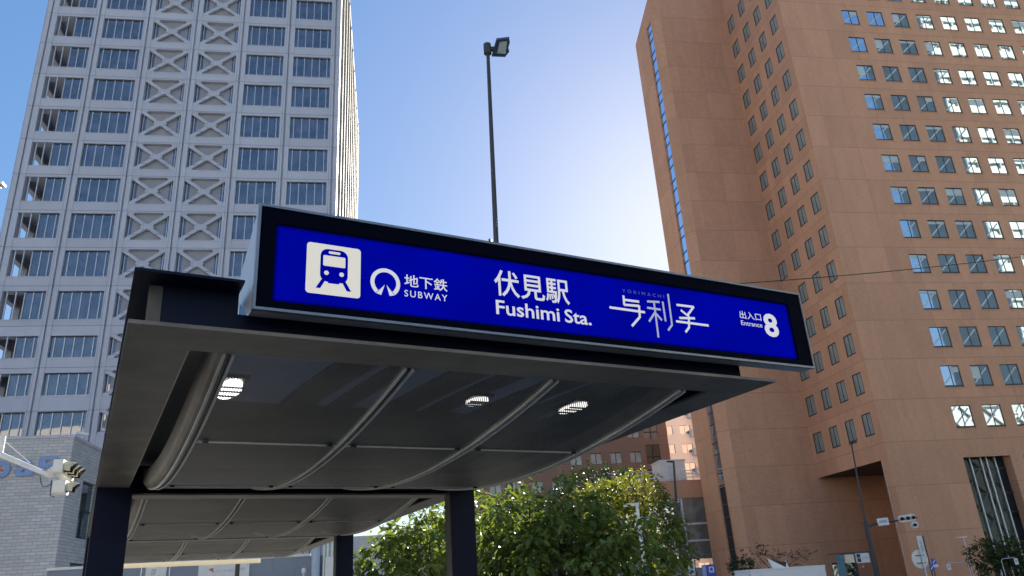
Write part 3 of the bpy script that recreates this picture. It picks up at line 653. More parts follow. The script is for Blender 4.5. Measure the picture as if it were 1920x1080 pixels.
def station_sign():
    t = thing('station_sign', 'long backlit blue station sign with white lettering on the canopy front', 'sign', CW((2.15, 3.1, 2.84)))
    U0, U1, Z0, Z1, V = .497, 3.805, 2.842, 3.333, 3.08
    m = MB(CW); prof = [(V+.012, Z0+.004), (V+.09, Z0+.004), (3.60, 3.088), (V+.012, Z1-.004)]
    m.prism(prof, lambda p: (U0+.004, p[0], p[1]), lambda p: (U1-.004, p[0], p[1])); m.build('housing', M['signbox'], t)
    m = MB(CW)
    m.box(U0, U1, V-.014, V+.011, Z1-.012, Z1); m.box(U0, U1, V-.014, V+.011, Z0, Z0+.012)
    m.box(U0, U0+.012, V-.014, V+.011, Z0+.012, Z1-.012); m.box(U1-.012, U1, V-.014, V+.011, Z0+.012, Z1-.012); m.build('rim', M['signrim'], t)
    b0, b1, c0, c1 = .576, 3.683, 2.888, 3.25
    m = MB(CW)
    m.box(U0+.012, U1-.012, V-.008, V+.010, c1, Z1-.012); m.box(U0+.012, U1-.012, V-.008, V+.010, Z0+.012, c0)
    m.box(U0+.012, b0, V-.008, V+.010, c0, c1); m.box(b1, U1-.012, V-.008, V+.010, c0, c1); m.build('border', M['signborder'], t)
    m = MB(CW); m.box(b0, b1, V+.002, V+.0105, c0, c1); pn = m.build('sign_panel', backlit_panel(), t)
    F = lambda s, z, d: CW((s, V+.0015+d, z))
    def flat(name, polys, mm, d=-.001):
        q = MB()
        for p in polys: q.face([F(a, z, d) for (a, z) in p])
        return q.build(name, mm, pn)
    def rr(x0, x1, z0, z1, r, n=6):
        out = []
        for (cx_, cz, a0) in ((x1-r, z1-r, 0), (x0+r, z1-r, 90), (x0+r, z0+r, 180), (x1-r, z0+r, 270)):
            for k in range(n+1): a = R(a0+90*k/n); out.append((cx_+r*math.cos(a), cz+r*math.sin(a)))
        return out
    def disc(x, z, r, n=20): return [(x+r*math.cos(2*math.pi*k/n), z+r*math.sin(2*math.pi*k/n)) for k in range(n)]
    flat('pictogram_tile', [rr(.713, .957, 2.947, 3.188, .016)], M['signcream'])
    flat('train_pictogram', [rr(.774, .898, 3.008, 3.166, .034), [(.800, 3.018), (.782, 3.018), (.757, 2.974), (.777, 2.974)], [(.870, 3.018), (.889, 3.018), (.915, 2.974), (.895, 2.974)],
                             [(.81, 3.012), (.86, 3.012), (.86, 3.002), (.81, 3.002)]], M['signblue'], -.002)
    flat('train_pictogram', [rr(.786, .886, 3.083, 3.134, .006), rr(.81, .862, 3.144, 3.156, .004), disc(.802, 3.05, .0105), disc(.870, 3.05, .0105)], M['signcream'], -.003)
    # open ring of the subway mark, with two rails
    ring = []; ro, ri = .071, .052; cx_, cz = 1.074, 3.04
    for k in range(40):
        a0 = R(-50+280*k/40); a1 = R(-50+280*(k+1)/40)
        ring.append([(cx_+ro*math.cos(a0), cz+ro*math.sin(a0)), (cx_+ro*math.cos(a1), cz+ro*math.sin(a1)), (cx_+ri*math.cos(a1), cz+ri*math.sin(a1)), (cx_+ri*math.cos(a0), cz+ri*math.sin(a0))])
    ring += [[(1.071, 3.03), (1.054, 2.978), (1.030, 2.984)], [(1.079, 3.03), (1.118, 2.984), (1.094, 2.978)]]
    flat('subway_mark', ring, M['signwhite'])
    lettering('地下鉄', (1.165, 1.382, 3.035, 3.097), F, M['signwhite'], pn, .01)
    lettering('SUBWAY', (1.165, 1.38, 2.985, 3.018), F, M['signwhite'], pn, .006, space=1.28)
    lettering('伏見駅', (1.635, 2.071, 3.05, 3.191), F, M['signwhite'], pn, .011)
    lettering('Fushimi', (1.637, 2.0, 2.952, 3.027), F, M['signwhite'], pn, .014)
    lettering('Sta.', (2.031, 2.193, 2.952, 3.025), F, M['signwhite'], pn, .014)
    lettering('YORIMACHI', (2.418, 2.705, 3.168, 3.187), F, M['signfaint'], pn, .0, space=1.7)
    lettering('出入口', (3.264, 3.437, 3.112, 3.160), F, M['signwhite'], pn, .008)
    lettering('Entrance', (3.264, 3.434, 3.070, 3.099), F, M['signwhite'], pn, .006)
    lettering('8', (3.450, 3.567, 3.018, 3.168), F, M['signwhite'], pn, .03)
    def strokes(ss, th, mm):
        ps = []
        for s_ in ss:
            for (a, b) in zip(s_, s_[1:]):
                L = math.hypot(b[0]-a[0], b[1]-a[1]); tx, tz = (b[0]-a[0])/L, (b[1]-a[1])/L; nx, nz = -tz*th, tx*th
                ps.append([(a[0]-nx-tx*th*.3, a[1]-nz-tz*th*.3), (b[0]-nx+tx*th*.3, b[1]-nz+tz*th*.3), (b[0]+nx+tx*th*.3, b[1]+nz+tz*th*.3), (a[0]+nx-tx*th*.3, a[1]+nz-tz*th*.3)])
        q = MB()
        for k, p in enumerate(ps): q.face([F(a, z, -.001-.00012*k) for (a, z) in p])
        return q.build('lettering', mm, pn)
    strokes([[(2.422, 3.147), (2.42, 3.095), (2.52, 3.1), (2.515, 3.035), (2.455, 2.978)], [(2.425, 3.124), (2.522, 3.125)], [(2.321, 3.068), (2.553, 3.067)]], .0068, M['signwhite'])
    strokes([[(2.79, 3.139), (2.913, 3.141), (2.861, 3.088)], [(2.815, 3.109), (2.865, 3.078), (2.855, 3.011), (2.825, 2.981)], [(2.796, 3.061), (2.907, 3.071)], [(2.768, 3.038), (3.002, 3.038)]], .0068, M['signwhite'])
    strokes([[(2.582, 3.134), (2.666, 3.141)], [(2.576, 3.096), (2.667, 3.096)], [(2.627, 3.136), (2.627, 3.044), (2.625, 2.931)], [(2.62, 3.069), (2.576, 3.017)],
             [(2.629, 3.07), (2.665, 3.034)], [(2.69, 3.144), (2.691, 3.031)], [(2.736, 3.196), (2.733, 3.013), (2.701, 2.979)]], .0062, M['signgrey'])
station_sign()

# ------------------------------------------------------------------ low tiled building on the left
def tile_building():
    Y, X = 45.0, -17.1
    t = thing('tiled_building', 'low white glazed brick building with blue letters, below the grey tower', 'building', (X, Y, 0))
    hs = [(47.2, 49.4, 5.9, 9.0), (47.0, 49.4, 1.6, 4.6)]
    m = MB(); H = 11.0
    m.wall(lambda s, z, d: (s, Y, z), [-34, X], [0, H], [], .2)
    m.wall(lambda s, z, d: (X-d, s, z), [Y, 60], [0, H], hs, .3)
    m.face([(-34, Y, H), (X, Y, H), (X, 60, H), (-34, 60, H)]); m.face([(-34, Y, 0), (-34, Y, H), (-34, 60, H), (-34, 60, 0)]); m.face([(-34, 60, 0), (-34, 60, H), (X, 60, H), (X, 60, 0)])
    m.build('tiled_wall', tiled('white glazed brick', (.5, .5, .5), 100, 100, 50, 50, .01, (.3, .3, .3), var=.05, tile=(.5, .17, .018), panelvar=0, tvar=.05), t)
    m = MB(); m.box(-34.1, X+.06, Y-.06, Y+.3, H, H+.14); m.box(X-.25, X+.06, Y+.3, 60, H, H+.14); m.build('coping', M['concrete'], t)
    for h in hs:
        q = MB(); x = X-.24; q.face([(x, h[0], h[2]), (x, h[1], h[2]), (x, h[1], h[3]), (x, h[0], h[3])], 0)
        q.box(x+.004, x+.06, h[0], h[1], h[2]+1.5, h[2]+1.6, 1); q.box(x+.004, x+.06, (h[0]+h[1])/2-.04, (h[0]+h[1])/2+.04, h[2], h[2]+1.5, 1)
        q.build('window', [M['shopglass'], M['blackframe']], t)
    blue = mat('blue letters', (.16, .28, .55), .4, var=.1, scale=3)
    for body, a, b, z0, z1 in (('o', -20.95, -20.0, 8.95, 9.85), ('a', -19.8, -18.8, 8.98, 9.9), ('F', -18.65, -17.7, 9.05, 10.0)):
        lettering(body, (a, b, z0, z1), lambda s, z, d: (s, Y-.1+d, z), blue, t, .03, 'raised_letter')
    o = MB(); o.prism([(-20.48+.09*math.cos(k), 9.4+.09*math.sin(k)) for k in [i*.628 for i in range(10)]], lambda p: (p[0], Y-.12, p[1]), lambda p: (p[0], Y-.1, p[1])); o.build('orange_dot', mat('orange dot', (.5, .13, .05), .5), t)
    c = thing('security_camera', 'small white security camera on the tiled building roof edge', 'camera', (X-.1, 46.4, 11.14))
    q = MB(); q.tube([(X-.1, 46.4, 11.14), (X-.1, 46.4, 11.5)], .03); q.build('mount', M['white'], c)
    q = MB(); q.beam((X-.35, 46.2, 11.52), (X+.2, 46.5, 11.46), .16, .14); q.build('camera_body', M['white'], c)
tile_building()

# ------------------------------------------------------------------ traffic signals
def head3(t, c, along, face, L=1.15, h=.4, name='signal_head', lens=3, dep=.18, rnd_=.42, rad=.42):
    """row of lenses with hoods; along/face are horizontal unit vectors"""
    a, f = Vector(along), Vector(face); c = Vector(c); u = Vector((0, 0, 1)); m = MB(); r = h*.4
    n = 10; prof = []
    for (sx, sz, a0) in ((1, 1, 0), (-1, 1, 90), (-1, -1, 180), (1, -1, 270)):
        for k in range(n//2+1):
            an = R(a0+90*k/(n//2)); rr_ = h*rnd_; prof.append((sx*(L/2-rr_)+rr_*math.cos(an), sz*(h/2-rr_)+rr_*math.sin(an)))
    m.prism(prof, lambda p: c+a*p[0]+u*p[1]-f*dep/2, lambda p: c+a*p[0]+u*p[1]+f*dep/2)
    ho = m.build(name, M['signalgrey'], t)
    for k in range(lens):
        cc = c + a*((k-(lens-1)/2)*L/lens) + f*(dep/2+.004)
        q = MB(); ring = 16; R0 = h*rad
        for j in range(ring):
            a0, a1 = R(-35+250*j/ring), R(-35+250*(j+1)/ring)
            p = [cc+(a*math.cos(x)+u*math.sin(x))*R0 for x in (a0, a1)]
            mid = math.sin((a0+a1)/2); ln = h*(.45+.4*max(0, mid))
            q.face([p[0], p[1], p[1]+f*ln-u*.02, p[0]+f*ln-u*.02], 0)
            c_ = cc-u*.004; g0, g1 = [c_+(a*math.cos(x)+u*math.sin(x))*(R0-.012) for x in (a0, a1)]
            q.face([g1, g0, g0+f*(ln-.002)-u*.02, g1+f*(ln-.002)-u*.02], 1)
        q.build('hood', [M['hoodcream'] if lens_light else M['black'], M['black']], ho)
        d = MB(); d.prism([(R0*.85*math.cos(2*math.pi*j/16), R0*.85*math.sin(2*math.pi*j/16)) for j in range(16)], lambda p: cc+a*p[0]+u*p[1], lambda p: cc+a*p[0]+u*p[1]+f*.01)
        d.build('lens', M['black'], ho)
    return ho
def left_signal():
    global lens_light
    lens_light = True
    Y = 16.0
    p0, p1 = at(0, 852, Y), at(97, 893, Y)
    t = thing('traffic_signal', 'cream traffic signal on a white arm before the white brick building', 'traffic signal', (p0.x-3.2, Y, 0))
    m = MB(); d = (p1-p0).normalized(); m.tube([p0-d*1.6, p1], [.06, .045], 12); m.build('arm', M['white'], t)
    b = p0-d*1.6; m = MB(); m.tube([(b.x, Y, 0), (b.x, Y, b.z+.9)], [.11, .085], 14); m.build('pole', M['white'], t)
    m = MB(); m.tube([(b.x, Y, b.z+.85), at(56, 868, Y)], .008, 6); m.build('stay_wire', M['white'], t)
    c1 = at(118, 882, Y)
    m = MB(); m.tube([p1-d*.12, p1+Vector((.05, .1, .1))], .04, 10); m.beam(at(100, 880, Y)-Vector((0, .1, .1)), at(100, 880, Y)+Vector((0, .3, .12)), .1, .16); m.build('bracket', M['white'], t)
    head3(t, c1+Vector((-.06, .2, .03)), (-.1, .985, -.05), (.985, .1, -.03), L=.85, h=.27, dep=.17, rnd_=.2)
    head3(t, at(112, 914, Y)+Vector((0, .05, 0)), (-.1, .985, 0), (.985, .1, -.03), L=.3, h=.26, lens=1, name='lower_head', dep=.22, rnd_=.2)
    m = MB()
    for (a, z_) in (((75, 893), (97, 905)), ((97, 900), (102, 930))):
        q0, q1 = at(*a, Y), at(*z_, Y); mid = (q0+q1)/2+Vector((-.03, 0, -.14)); m.tube([q0, (q0+mid)/2+Vector((0, 0, -.03)), mid, (mid+q1)/2+Vector((.03, 0, -.02)), q1], .008, 6)
    m.build('cable_loop', M['black'], t)
    s = at(-6, 838, Y); m = MB(); m.box(s.x-.35, s.x+.13, Y-.02, Y+.01, s.z-.14, s.z+.2); m.build('name_plate', M['white'], t)
left_signal()
def right_signal():
    global lens_light
    lens_light = False
    Y = 52.0
    t = thing('traffic_signal', 'traffic signal on a dark combined lamp pole before the terracotta tower porch', 'traffic signal', (33.35, Y, 0))
    m = MB(); m.tube([(33.3, Y, 0), (33.32, Y, 4.7)], [.2, .16], 14); m.tube([(33.32, Y, 4.7), (33.36, Y, 6.0), (33.6, Y, 10.2)], [.1, .075, .05], 10); m.build('pole', M['poledark'], t)
    m = MB(); m.beam((33.45, Y, 10.22), (33.95, Y-.1, 10.3), .28, .12); m.tube([(33.6, Y, 10.1), (33.6, Y, 10.3)], .07, 8); m.build('lamp_head', M['black'], t)
    m = MB(); m.tube([(33.32, Y, 4.42), (34.3, Y, 4.55), (37.4, Y, 4.78)], [.075, .06, .045], 10); m.box(33.25, 33.6, Y-.12, Y+.12, 4.28, 4.52); m.build('arm', M['poledark'], t)
    m = MB(); m.hexa([(34.18, Y-.14, 4.36), (35.05, Y-.14, 4.42), (35.05, Y-.1, 4.42), (34.18, Y-.1, 4.36), (34.15, Y-.14, 4.86), (35.02, Y-.14, 4.92), (35.02, Y-.1, 4.92), (34.15, Y-.1, 4.86)])
    s = m.build('street_name_plate', M['white'], t)
    lettering('伏見通', (34.3, 34.9, 4.55, 4.74), lambda a, z, d: (a, Y-.142+d, z+.05*(a-34.3)), mat('plate blue ink', (.12, .2, .45), .5), s, .01)
    head3(t, (36.4, Y-.3, 4.78), (.98, .12, .07), (-.3, -.9, -.12), L=1.5, h=.46, dep=.2, rad=.3)
    head3(t, (36.85, Y-.3, 4.3), (.98, .12, .07), (-.35, -.9, -.12), L=.62, h=.42, lens=1, name='lower_head', dep=.2, rad=.3)
right_signal()

# ------------------------------------------------------------------ lamps
def floodlight():
    Y = 22.0; b = at(931, 470, Y); tp = at(915, 104, Y)
    t = thing('flood_lamp', 'tall dark floodlight pole rising behind the blue station sign', 'street lamp', (b.x, Y, 0))
    m = MB(); m.tube([(b.x-.05, Y, 0), (b.x, Y, b.z), tp], [.115, .085, .062], 14); m.build('pole', M['poledark'], t)
    m = MB(); c = at(914, 92, Y); m.tube([c-Vector((0, 0, .2)), c+Vector((0, 0, .2))], .14, 12); m.beam(c, at(928, 92, Y), .12, .14); m.build('bracket', M['poledark'], t)
    h = MB(); A = lambda q, k: at(q[0], q[1], Y-.12+k)
    prof = [(922, 106), (931, 75), (955, 72), (956, 80), (953, 90), (955, 97), (947, 107)]
    h.prism(prof, lambda p: A(p, 0), lambda p: A(p, .22)+Vector((0, 0, .08))); hd = h.build('lamp_head', M['black'], t)
    q = MB(); q.prism([(932, 100), (937, 79), (951, 77), (948, 101)], lambda p: A(p, -.012), lambda p: A(p, -.002))
    q.build('led_panel', mat('led lens', (.3, .32, .26), .3, var=.4, scale=18), hd)
    q = MB()
    for k in range(3): p = at(930.5, 413+6*k, Y); q.tube([p-Vector((0, .1, 0)), p-Vector((0, .085, 0))], .012, 6)
    q.build('rivet', M['white'], t)
    q = MB(); p = at(919, 456, Y); q.tube([p, at(931, 458, Y)], .02, 6); q.tube([p, p+Vector((0, 0, .14))], .05, 8); q.build('sensor', M['black'], t)
floodlight()
def inverted_l():
    Y = 26.0; a, b = at(1173, 948, Y), at(1194, 945, Y)
    t = thing('street_lamp', 'white street lamp with short square arm among the green leaves', 'street lamp', (b.x, Y, 0))
    m = MB(); m.tube([(b.x+.02, Y, 0), (b.x, Y, b.z)], [.075, .06], 12); m.build('pole', M['white'], t)
    m = MB(); m.beam((b.x+.06, Y, b.z), (a.x-.05, Y, a.z), .14, .09); m.build('lamp_arm', M['white'], t)
inverted_l()
def thin_lamp():
    Y = 50.0; b, p = at(1283, 1080, Y), at(1263, 866, Y)
    t = thing('street_lamp', 'thin dark street lamp before the glass podium and its railing', 'street lamp', (b.x, Y, 0))
    m = MB(); m.tube([(b.x, Y, 0), (b.x, Y, 4.6), p], [.17, .13, .06], 12); m.build('pole', M['poledark'], t)
    m = MB(); m.beam(p, p+Vector((-.45, 0, .05)), .2, .1); m.build('lamp_head', M['black'], t)
    m = MB(); q = at(1281, 999, Y); m.tube([q, q+Vector((.0, -.15, .1))], .07, 8); m.build('spotlight', M['white'], t)
    s = MB(); s.box(17.45, 18.46, Y-.17, Y-.14, 4.16, 4.55); so = tag(s.build('hanging_sign', M['white']), 'small white and blue sign bracketed to the thin dark lamp', 'sign')
    lettering('地下鉄', (17.6, 18.3, 4.25, 4.45), lambda a, z, d: (a, Y-.171+d, z), mat('sign blue ink', (.08, .16, .5), .5), so, .01)
    m = MB(); m.box(18.3, 18.62, Y-.139, Y-.11, 4.3, 4.36); m.build('bracket', M['poledark'], so)
thin_lamp()
def edge_lamp():
    Y = 20.0; a = at(8, 346, Y)
    t = thing('street_lamp', 'white tip of a street lamp at the left edge, beside the grey tower', 'street lamp', (a.x-2.2, Y, 0))
    m = MB(); m.tube([(a.x-2.2, Y, 0), (a.x-2.2, Y, a.z-.1)], [.1, .07], 12); m.tube([(a.x-2.2, Y, a.z-.1), (a.x-.5, Y, a.z+.02)], .04, 8); m.build('pole', M['white'], t)
    m = MB(); m.beam(a+Vector((-.75, 0, .04)), a, .22, .06); m.beam(a+Vector((-.7, 0, -.02)), a+Vector((-.1, 0, -.05)), .16, .05, 1); m.build('lamp_head', [M['white'], M['black']], t)
edge_lamp()

# ------------------------------------------------------------------ overhead cable
def cable():
    a, b = at(1366, 533, 30), at(1960, 479, 34); m = MB()
    a2 = a + (a-b)*.8; b2 = b + (b-a)*.6; pts = []
    for k in range(33):
        s = k/32; p = a2.lerp(b2, s); p.z -= .8*4*s*(1-s) - .8*4*(.8/2.4)*(1-.8/2.4); pts.append(p)
    m.tube(pts, .022, 6); tag(m.build('overhead_cable', M['black']), 'thin black overhead cable crossing in front of the terracotta tower', 'cable')
cable()

# ------------------------------------------------------------------ podium, far buildings
def podium():
    Y = 80.0
    t = thing('podium_building', 'low brown building with a glass front and white roof railing beside the terracotta tower', 'building', (28, Y, 0))
    x0, x1 = 20.0, 33.24
    m = MB(); m.box(x0, x1, Y, Y+14, 9.75, 11.6); m.box(x0, x0+.5, Y, Y+14, 0, 9.75); m.box(x0+.5, x1, Y+6, Y+14, 0, 9.75); m.build('tiled_wall', M['brick'], t)
    g = MB(); g.face([(x0+.5, Y+.2, 3.6), (x1, Y+.2, 3.6), (x1, Y+.2, 9.75), (x0+.5, Y+.2, 9.75)]); go = g.build('glazing', glass('podium glazing', (.7, .8, .82), .35, (.07, .1, .105), .04, .5), t)
    q = MB()
    for x in (22.5, 25.0, 26.4, 28.6, 30.7): q.box(x-.06, x+.06, Y+.06, Y+.196, 3.6, 9.75)
    for z in (5.3, 7.0): q.box(x0+.5, x1, Y+.03, Y+.19, z, z+.2)
    q.build('mullion', M['alu'], go)
    q = MB(); rnd = random.Random(3)
    for k in range(14): x = 24.6+k*.42; q.box(x, x+rnd.uniform(.06, .24), Y+.1, Y+.14, 3.7, 5.25)
    q.build('curtain', M['cream'], go)
    m = MB(); m.box(23.6, 29.4, Y-.5, Y+.15, 2.75, 3.62); so = m.build('shop_fascia', mat('pale shop fascia', (.5, .47, .44), .6, var=.1), t)
    lettering('PIZZA SALVATORE', (26.0, 29.0, 2.95, 3.35), lambda a, z, d: (a, Y-.502+d, z), mat('dark shop letters', (.1, .04, .035), .5), so, .02)
    m = MB(); m.box(27.2, 28.4, Y-.2, Y-.1, .3, 2.5); m.build('red_door', mat('red door', (.3, .03, .03), .5, var=.2), t)
    m = MB(); m.box(x0+.5, 27.2, Y-.1, Y, 0, 2.75, 1); m.box(28.4, x1, Y-.1, Y, 0, 2.75, 1); m.build('shopfront', [M['alu'], mat('pale shopfront', (.36, .36, .36), .4, var=.3, scale=.8)], t)
    r = MB()
    for z in (11.95, 12.3, 12.65): r.tube([(x0+1, Y+.25, z), (x1-.1, Y+.25, z)], .045, 6)
    for k in range(9): x = x0+1+k*1.43; r.tube([(x, Y+.25, 11.6), (x, Y+.25, 12.65)], .05, 6)
    r.build('railing', M['white'], t)
    p = thing('rooftop_cabin', 'white boxy cabin on the podium roof behind the railing', 'cabin', (31, Y+3, 11.6))
    m = MB(); m.box(29.6, 32.4, Y+2, Y+5, 11.6, 14.0); m.box(29.5, 32.5, Y+1.9, Y+5.1, 14.003, 14.12); m.build('cabin_wall', M['white'], p)
    m = MB(); m.box(30.4, 31.2, Y+1.96, Y+1.995, 11.62, 13.5); m.build('door', M['alu'], p)
podium()
def brown_block():
    Y = 100.0
    t = thing('apartment_building', 'brown apartment building with white windows beyond the trees under the canopy edge', 'building', (30, Y, 0))
    x0, x1, H = 12.0, 37.6, 26.0
    wz = [3.2+3.35*k for k in range(7)]; wx = [12.75+2.75*k for k in range(8)]
    hs = [(x, x+1.55, z, z+1.5) for x in wx for z in wz] + [(34.3, 36.3, 3+k*3.35, 5.6+k*3.35) for k in range(7)]
    m = MB(); m.wall(lambda s, z, d: (s, Y+d, z), [x0, x1], [0, H], hs, .25)
    m.face([(x1, Y, 0), (x1, Y+16, 0), (x1, Y+16, H), (x1, Y, H)]); m.face([(x0, Y, H), (x1, Y, H), (x1, Y+16, H), (x0, Y+16, H)]); m.face([(x0, Y, 0), (x0, Y, H), (x0, Y+16, H), (x0, Y+16, 0)])
    m.build('tiled_wall', tiled('brown tile', (.26, .18, .145), 2.75, 3.35, 0, 0, .03, (.17, .09, .06), var=.08), t)
    pw = mat('white curtained pane', (.5, .55, .53), .2, var=.3, scale=.9)
    o0 = None
    for x in wx:
        for z in wz:
            if o0 is None:
                q = MB(); q.face([(x, Y+.2, z), (x+1.55, Y+.2, z), (x+1.55, Y+.2, z+1.5), (x, Y+.2, z+1.5)], 0)
                q.box(x+.74, x+.81, Y+.14, Y+.196, z, z+1.5, 1); q.box(x, x+1.55, Y+.14, Y+.195, z-.001, z+.06, 1); q.box(x, x+1.55, Y+.14, Y+.195, z+1.44, z+1.499, 1)
                o0 = q.build('window', [pw, M['blackframe']], t, origin=(x, Y, z))
            else: copy_part(o0, t, Vector((x, Y, z))-wloc(t))
    for k in range(7):
        z = 3+k*3.35; q = MB(); q.face([(34.3, Y+.2, z), (36.3, Y+.2, z), (36.3, Y+.2, z+2.6), (34.3, Y+.2, z+2.6)], 0); q.box(35.25, 35.35, Y+.12, Y+.196, z, z+2.6, 1); q.box(34.3, 36.3, Y+.12, Y+.195, z+.9, z+1.0, 1)
        q.build('stair_window', [M['bluglass'] if k > 4 else M['shopglass'], M['blackframe']], t)
brown_block()
def beige_block():
    Y = 125.0
    t = thing('apartment_building', 'pale beige apartment block with rounded balconies in the gap beside the terracotta tower', 'building', (52, Y, 0))
    x0, x1, H = 40.0, 62.0, 36.0
    wz = [2.5+3.2*k for k in range(10)]; hs = [(x, x+1.9, z, z+1.5) for x in (42.5, 46.2, 49.4) for z in wz]
    m = MB(); m.wall(lambda s, z, d: (s, Y+d, z), [x0, x1], [0, H], hs, .25); m.face([(x0, Y, 0), (x0, Y, H), (x0, Y+14, H), (x0, Y+14, 0)]); m.face([(x0, Y, H), (x1, Y, H), (x1, Y+14, H), (x0, Y+14, H)])
    m.build('rendered_wall', mat('beige render', (.58, .66, .72), .8, var=.08, scale=.4), t)
    for (a, b, c, d) in hs:
        q = MB(); q.face([(a, Y+.2, c), (b, Y+.2, c), (b, Y+.2, d), (a, Y+.2, d)], 0); q.box((a+b)/2-.05, (a+b)/2+.05, Y+.12, Y+.196, c, d, 1); q.build('window', [M['bluglass'], M['alu']], t)
    for z in wz:
        q = MB(); q.prism([(51.0, Y-.01), (51.0, Y-1.0), (51.5, Y-1.6), (52.4, Y-1.9), (60, Y-1.9), (60, Y-.01)], lambda p: (p[0], p[1], z-.6), lambda p: (p[0], p[1], z+.6)); q.build('balcony', mat('beige balcony', (.5, .54, .6), .8, var=.1), t)
beige_block()
def white_house():
    Y = 58.0
    t = thing('white_building', 'low white building with small windows glimpsed behind the trees and canopy post', 'building', (5, Y, 0))
    hs = [(x, x+.55, z, z+.9) for x in (-2.55, .3, 3, 6, 9) for z in (1.2, 2.9)]
    m = MB(); m.wall(lambda s, z, d: (s, Y+d, z), [-3.2, 15], [0, 6.0], hs, .15); m.face([(-3.2, Y, 0), (-3.2, Y, 6), (-3.2, Y+7, 6), (-3.2, Y+7, 0)]); m.face([(-3.2, Y, 6), (15, Y, 6), (15, Y+7, 6), (-3.2, Y+7, 6)]); m.face([(15, Y, 0), (15, Y+7, 0), (15, Y+7, 6), (15, Y, 6)])
    m.build('rendered_wall', mat('white render', (.6, .59, .57), .8, var=.06, scale=.6), t)
    for (a, b, c, d) in hs: q = MB(); q.face([(a, Y+.12, c), (b, Y+.12, c), (b, Y+.12, d), (a, Y+.12, d)], 0); q.box(a, b, Y+.06, Y+.116, (c+d)/2-.03, (c+d)/2+.03, 1); q.build('window', [M['shopglass'], M['alu']], t)
white_house()

# ------------------------------------------------------------------ hoarding and banners under the far end of the canopy
def hoarding():
    Y = 40.0
    t = thing('panel_fence', 'long grey blue panel hoarding across the street under the canopy end', 'fence', (-9, Y, 0))
    pm = mat('grey blue panel', (.2, .24, .3), .5, var=.12, scale=.7)
    m = MB(); x = -15.5
    for wd in (1.9, 1.2, 1.0, 1.25, 1.5, .7, .62, 1.9, .95, 1.1, 1.0): m.box(x+.02, x+wd-.02, Y, Y+.08, 0, 3.86); x += wd
    m.build('panels', pm, t)
    m = MB(); m.box(-15.5, -3.75, Y-.05, Y+.12, 3.861, 3.98); m.build('cap_rail', M['white'], t)
    m = MB()
    for k in range(9): m.box(-6.2+k*.32, -6.14+k*.32, Y+1.2, Y+1.26, 0, 4.6)
    fb = thing('picket_fence', 'dark slatted fence rising behind the grey blue hoarding', 'fence', (-5, Y+1.2, 0)); m.build('slats', M['poledark'], fb); q = MB(); q.box(-6.3, -3.5, Y+1.27, Y+1.31, 4.3, 4.4); q.build('rail', M['poledark'], fb)
    red = mat('red print', (.6, .12, .1), .5); gr = mat('grey print', (.35, .37, .42), .5); gn = mat('green print', (.2, .32, .28), .5)
    bl = MB(); bl.box(-11.2, -10.28, Y-.06, Y-.03, 0.4, 3.8); b1 = tag(bl.build('banner', M['white']), 'narrow white upright banner with red and green characters on the hoarding', 'banner', 'white banners on the hoarding')
    lettering('名古屋', (-10.95, -10.75, 3.3, 3.7), lambda a, z, d: (a, Y-.061+d, z), gn, b1, .01); lettering('市', (-10.98, -10.7, 2.95, 3.2), lambda a, z, d: (a, Y-.061+d, z), red, b1, .02)
    bl = MB(); bl.box(-8.86, -7.2, Y-.06, Y-.03, .4, 3.78); b2 = tag(bl.build('banner', M['white']), 'wide white banner with a small red mark on the hoarding', 'banner', 'white banners on the hoarding')
    q = MB(); q.prism([(-8.42, 3.52), (-8.2, 3.58), (-8.16, 3.36)], lambda p: (p[0], Y-.064, p[1]), lambda p: (p[0], Y-.061, p[1])); q.build('red_mark', red, b2)
    lettering('みなさまの施設', (-8.08, -7.3, 3.36, 3.48), lambda a, z, d: (a, Y-.061+d, z), gr, b2, .0)
    bl = MB(); bl.box(-7.0, -6.56, Y-.06, Y-.03, .4, 3.78); b3 = tag(bl.build('banner', M['white']), 'narrow white banner beyond the dark strut, right of the wide banner', 'banner', 'white banners on the hoarding')
    lettering('設', (-6.95, -6.75, 3.38, 3.52), lambda a, z, d: (a, Y-.061+d, z), gr, b3, .0)
    bl = MB(); bl.box(-7.19, -7.02, Y-.1, Y-.02, 0, 3.85); tag(bl.build('strut', M['black']), 'dark upright strut between two white banners', 'post')
    # the white pillar group by the middle canopy post
    p = thing('round_column', 'pale blue round column beside the canopy post, at the hoarding end', 'column', (-3.5, Y-.6, 0))
    m = MB(); m.tube([(-3.45, Y-.6, 0), (-3.45, Y-.6, 4.6)], .2, 18); m.build('shaft', mat('pale blue column', (.42, .5, .58), .5, var=.06), p); m = MB(); m.tube([(-3.45, Y-.6, 4.602), (-3.45, Y-.6, 4.75)], .27, 18); m.build('capital', M['white'], p)
    g = thing('glass_booth', 'glossy white and glass booth squeezed between the round column and canopy post', 'booth', (-2.8, Y-.5, 0))
    m = MB(); m.box(-3.12, -2.5, Y-.5, Y+.6, 0, 4.7); m.build('booth_wall', M['shopglass'], g); m = MB()
    for x in (-3.1, -2.92, -2.72): m.box(x-.03, x+.05, Y-.56, Y-.504, 0, 4.7)
    m.box(-3.0, -2.6, Y-.6, Y-.565, 2.2, 3.75); m.build('booth_frame', M['white'], g)
    k = thing('signal_post', 'small white topped post before the grey blue hoarding', 'post', (-4.0, Y-2, 0)); m = MB(); m.tube([(-3.85, Y-2, 0), (-3.85, Y-2, 3.0)], .05, 8); m.build('post', M['white'], k)
    m = MB(); m.tube([(-3.85, Y-2, 3.001), (-3.85, Y-2, 3.06), (-3.85, Y-2, 3.2), (-3.85, Y-2, 3.26)], [.05, .1, .1, .04], 10); m.build('cap', M['white'], k)
hoarding()

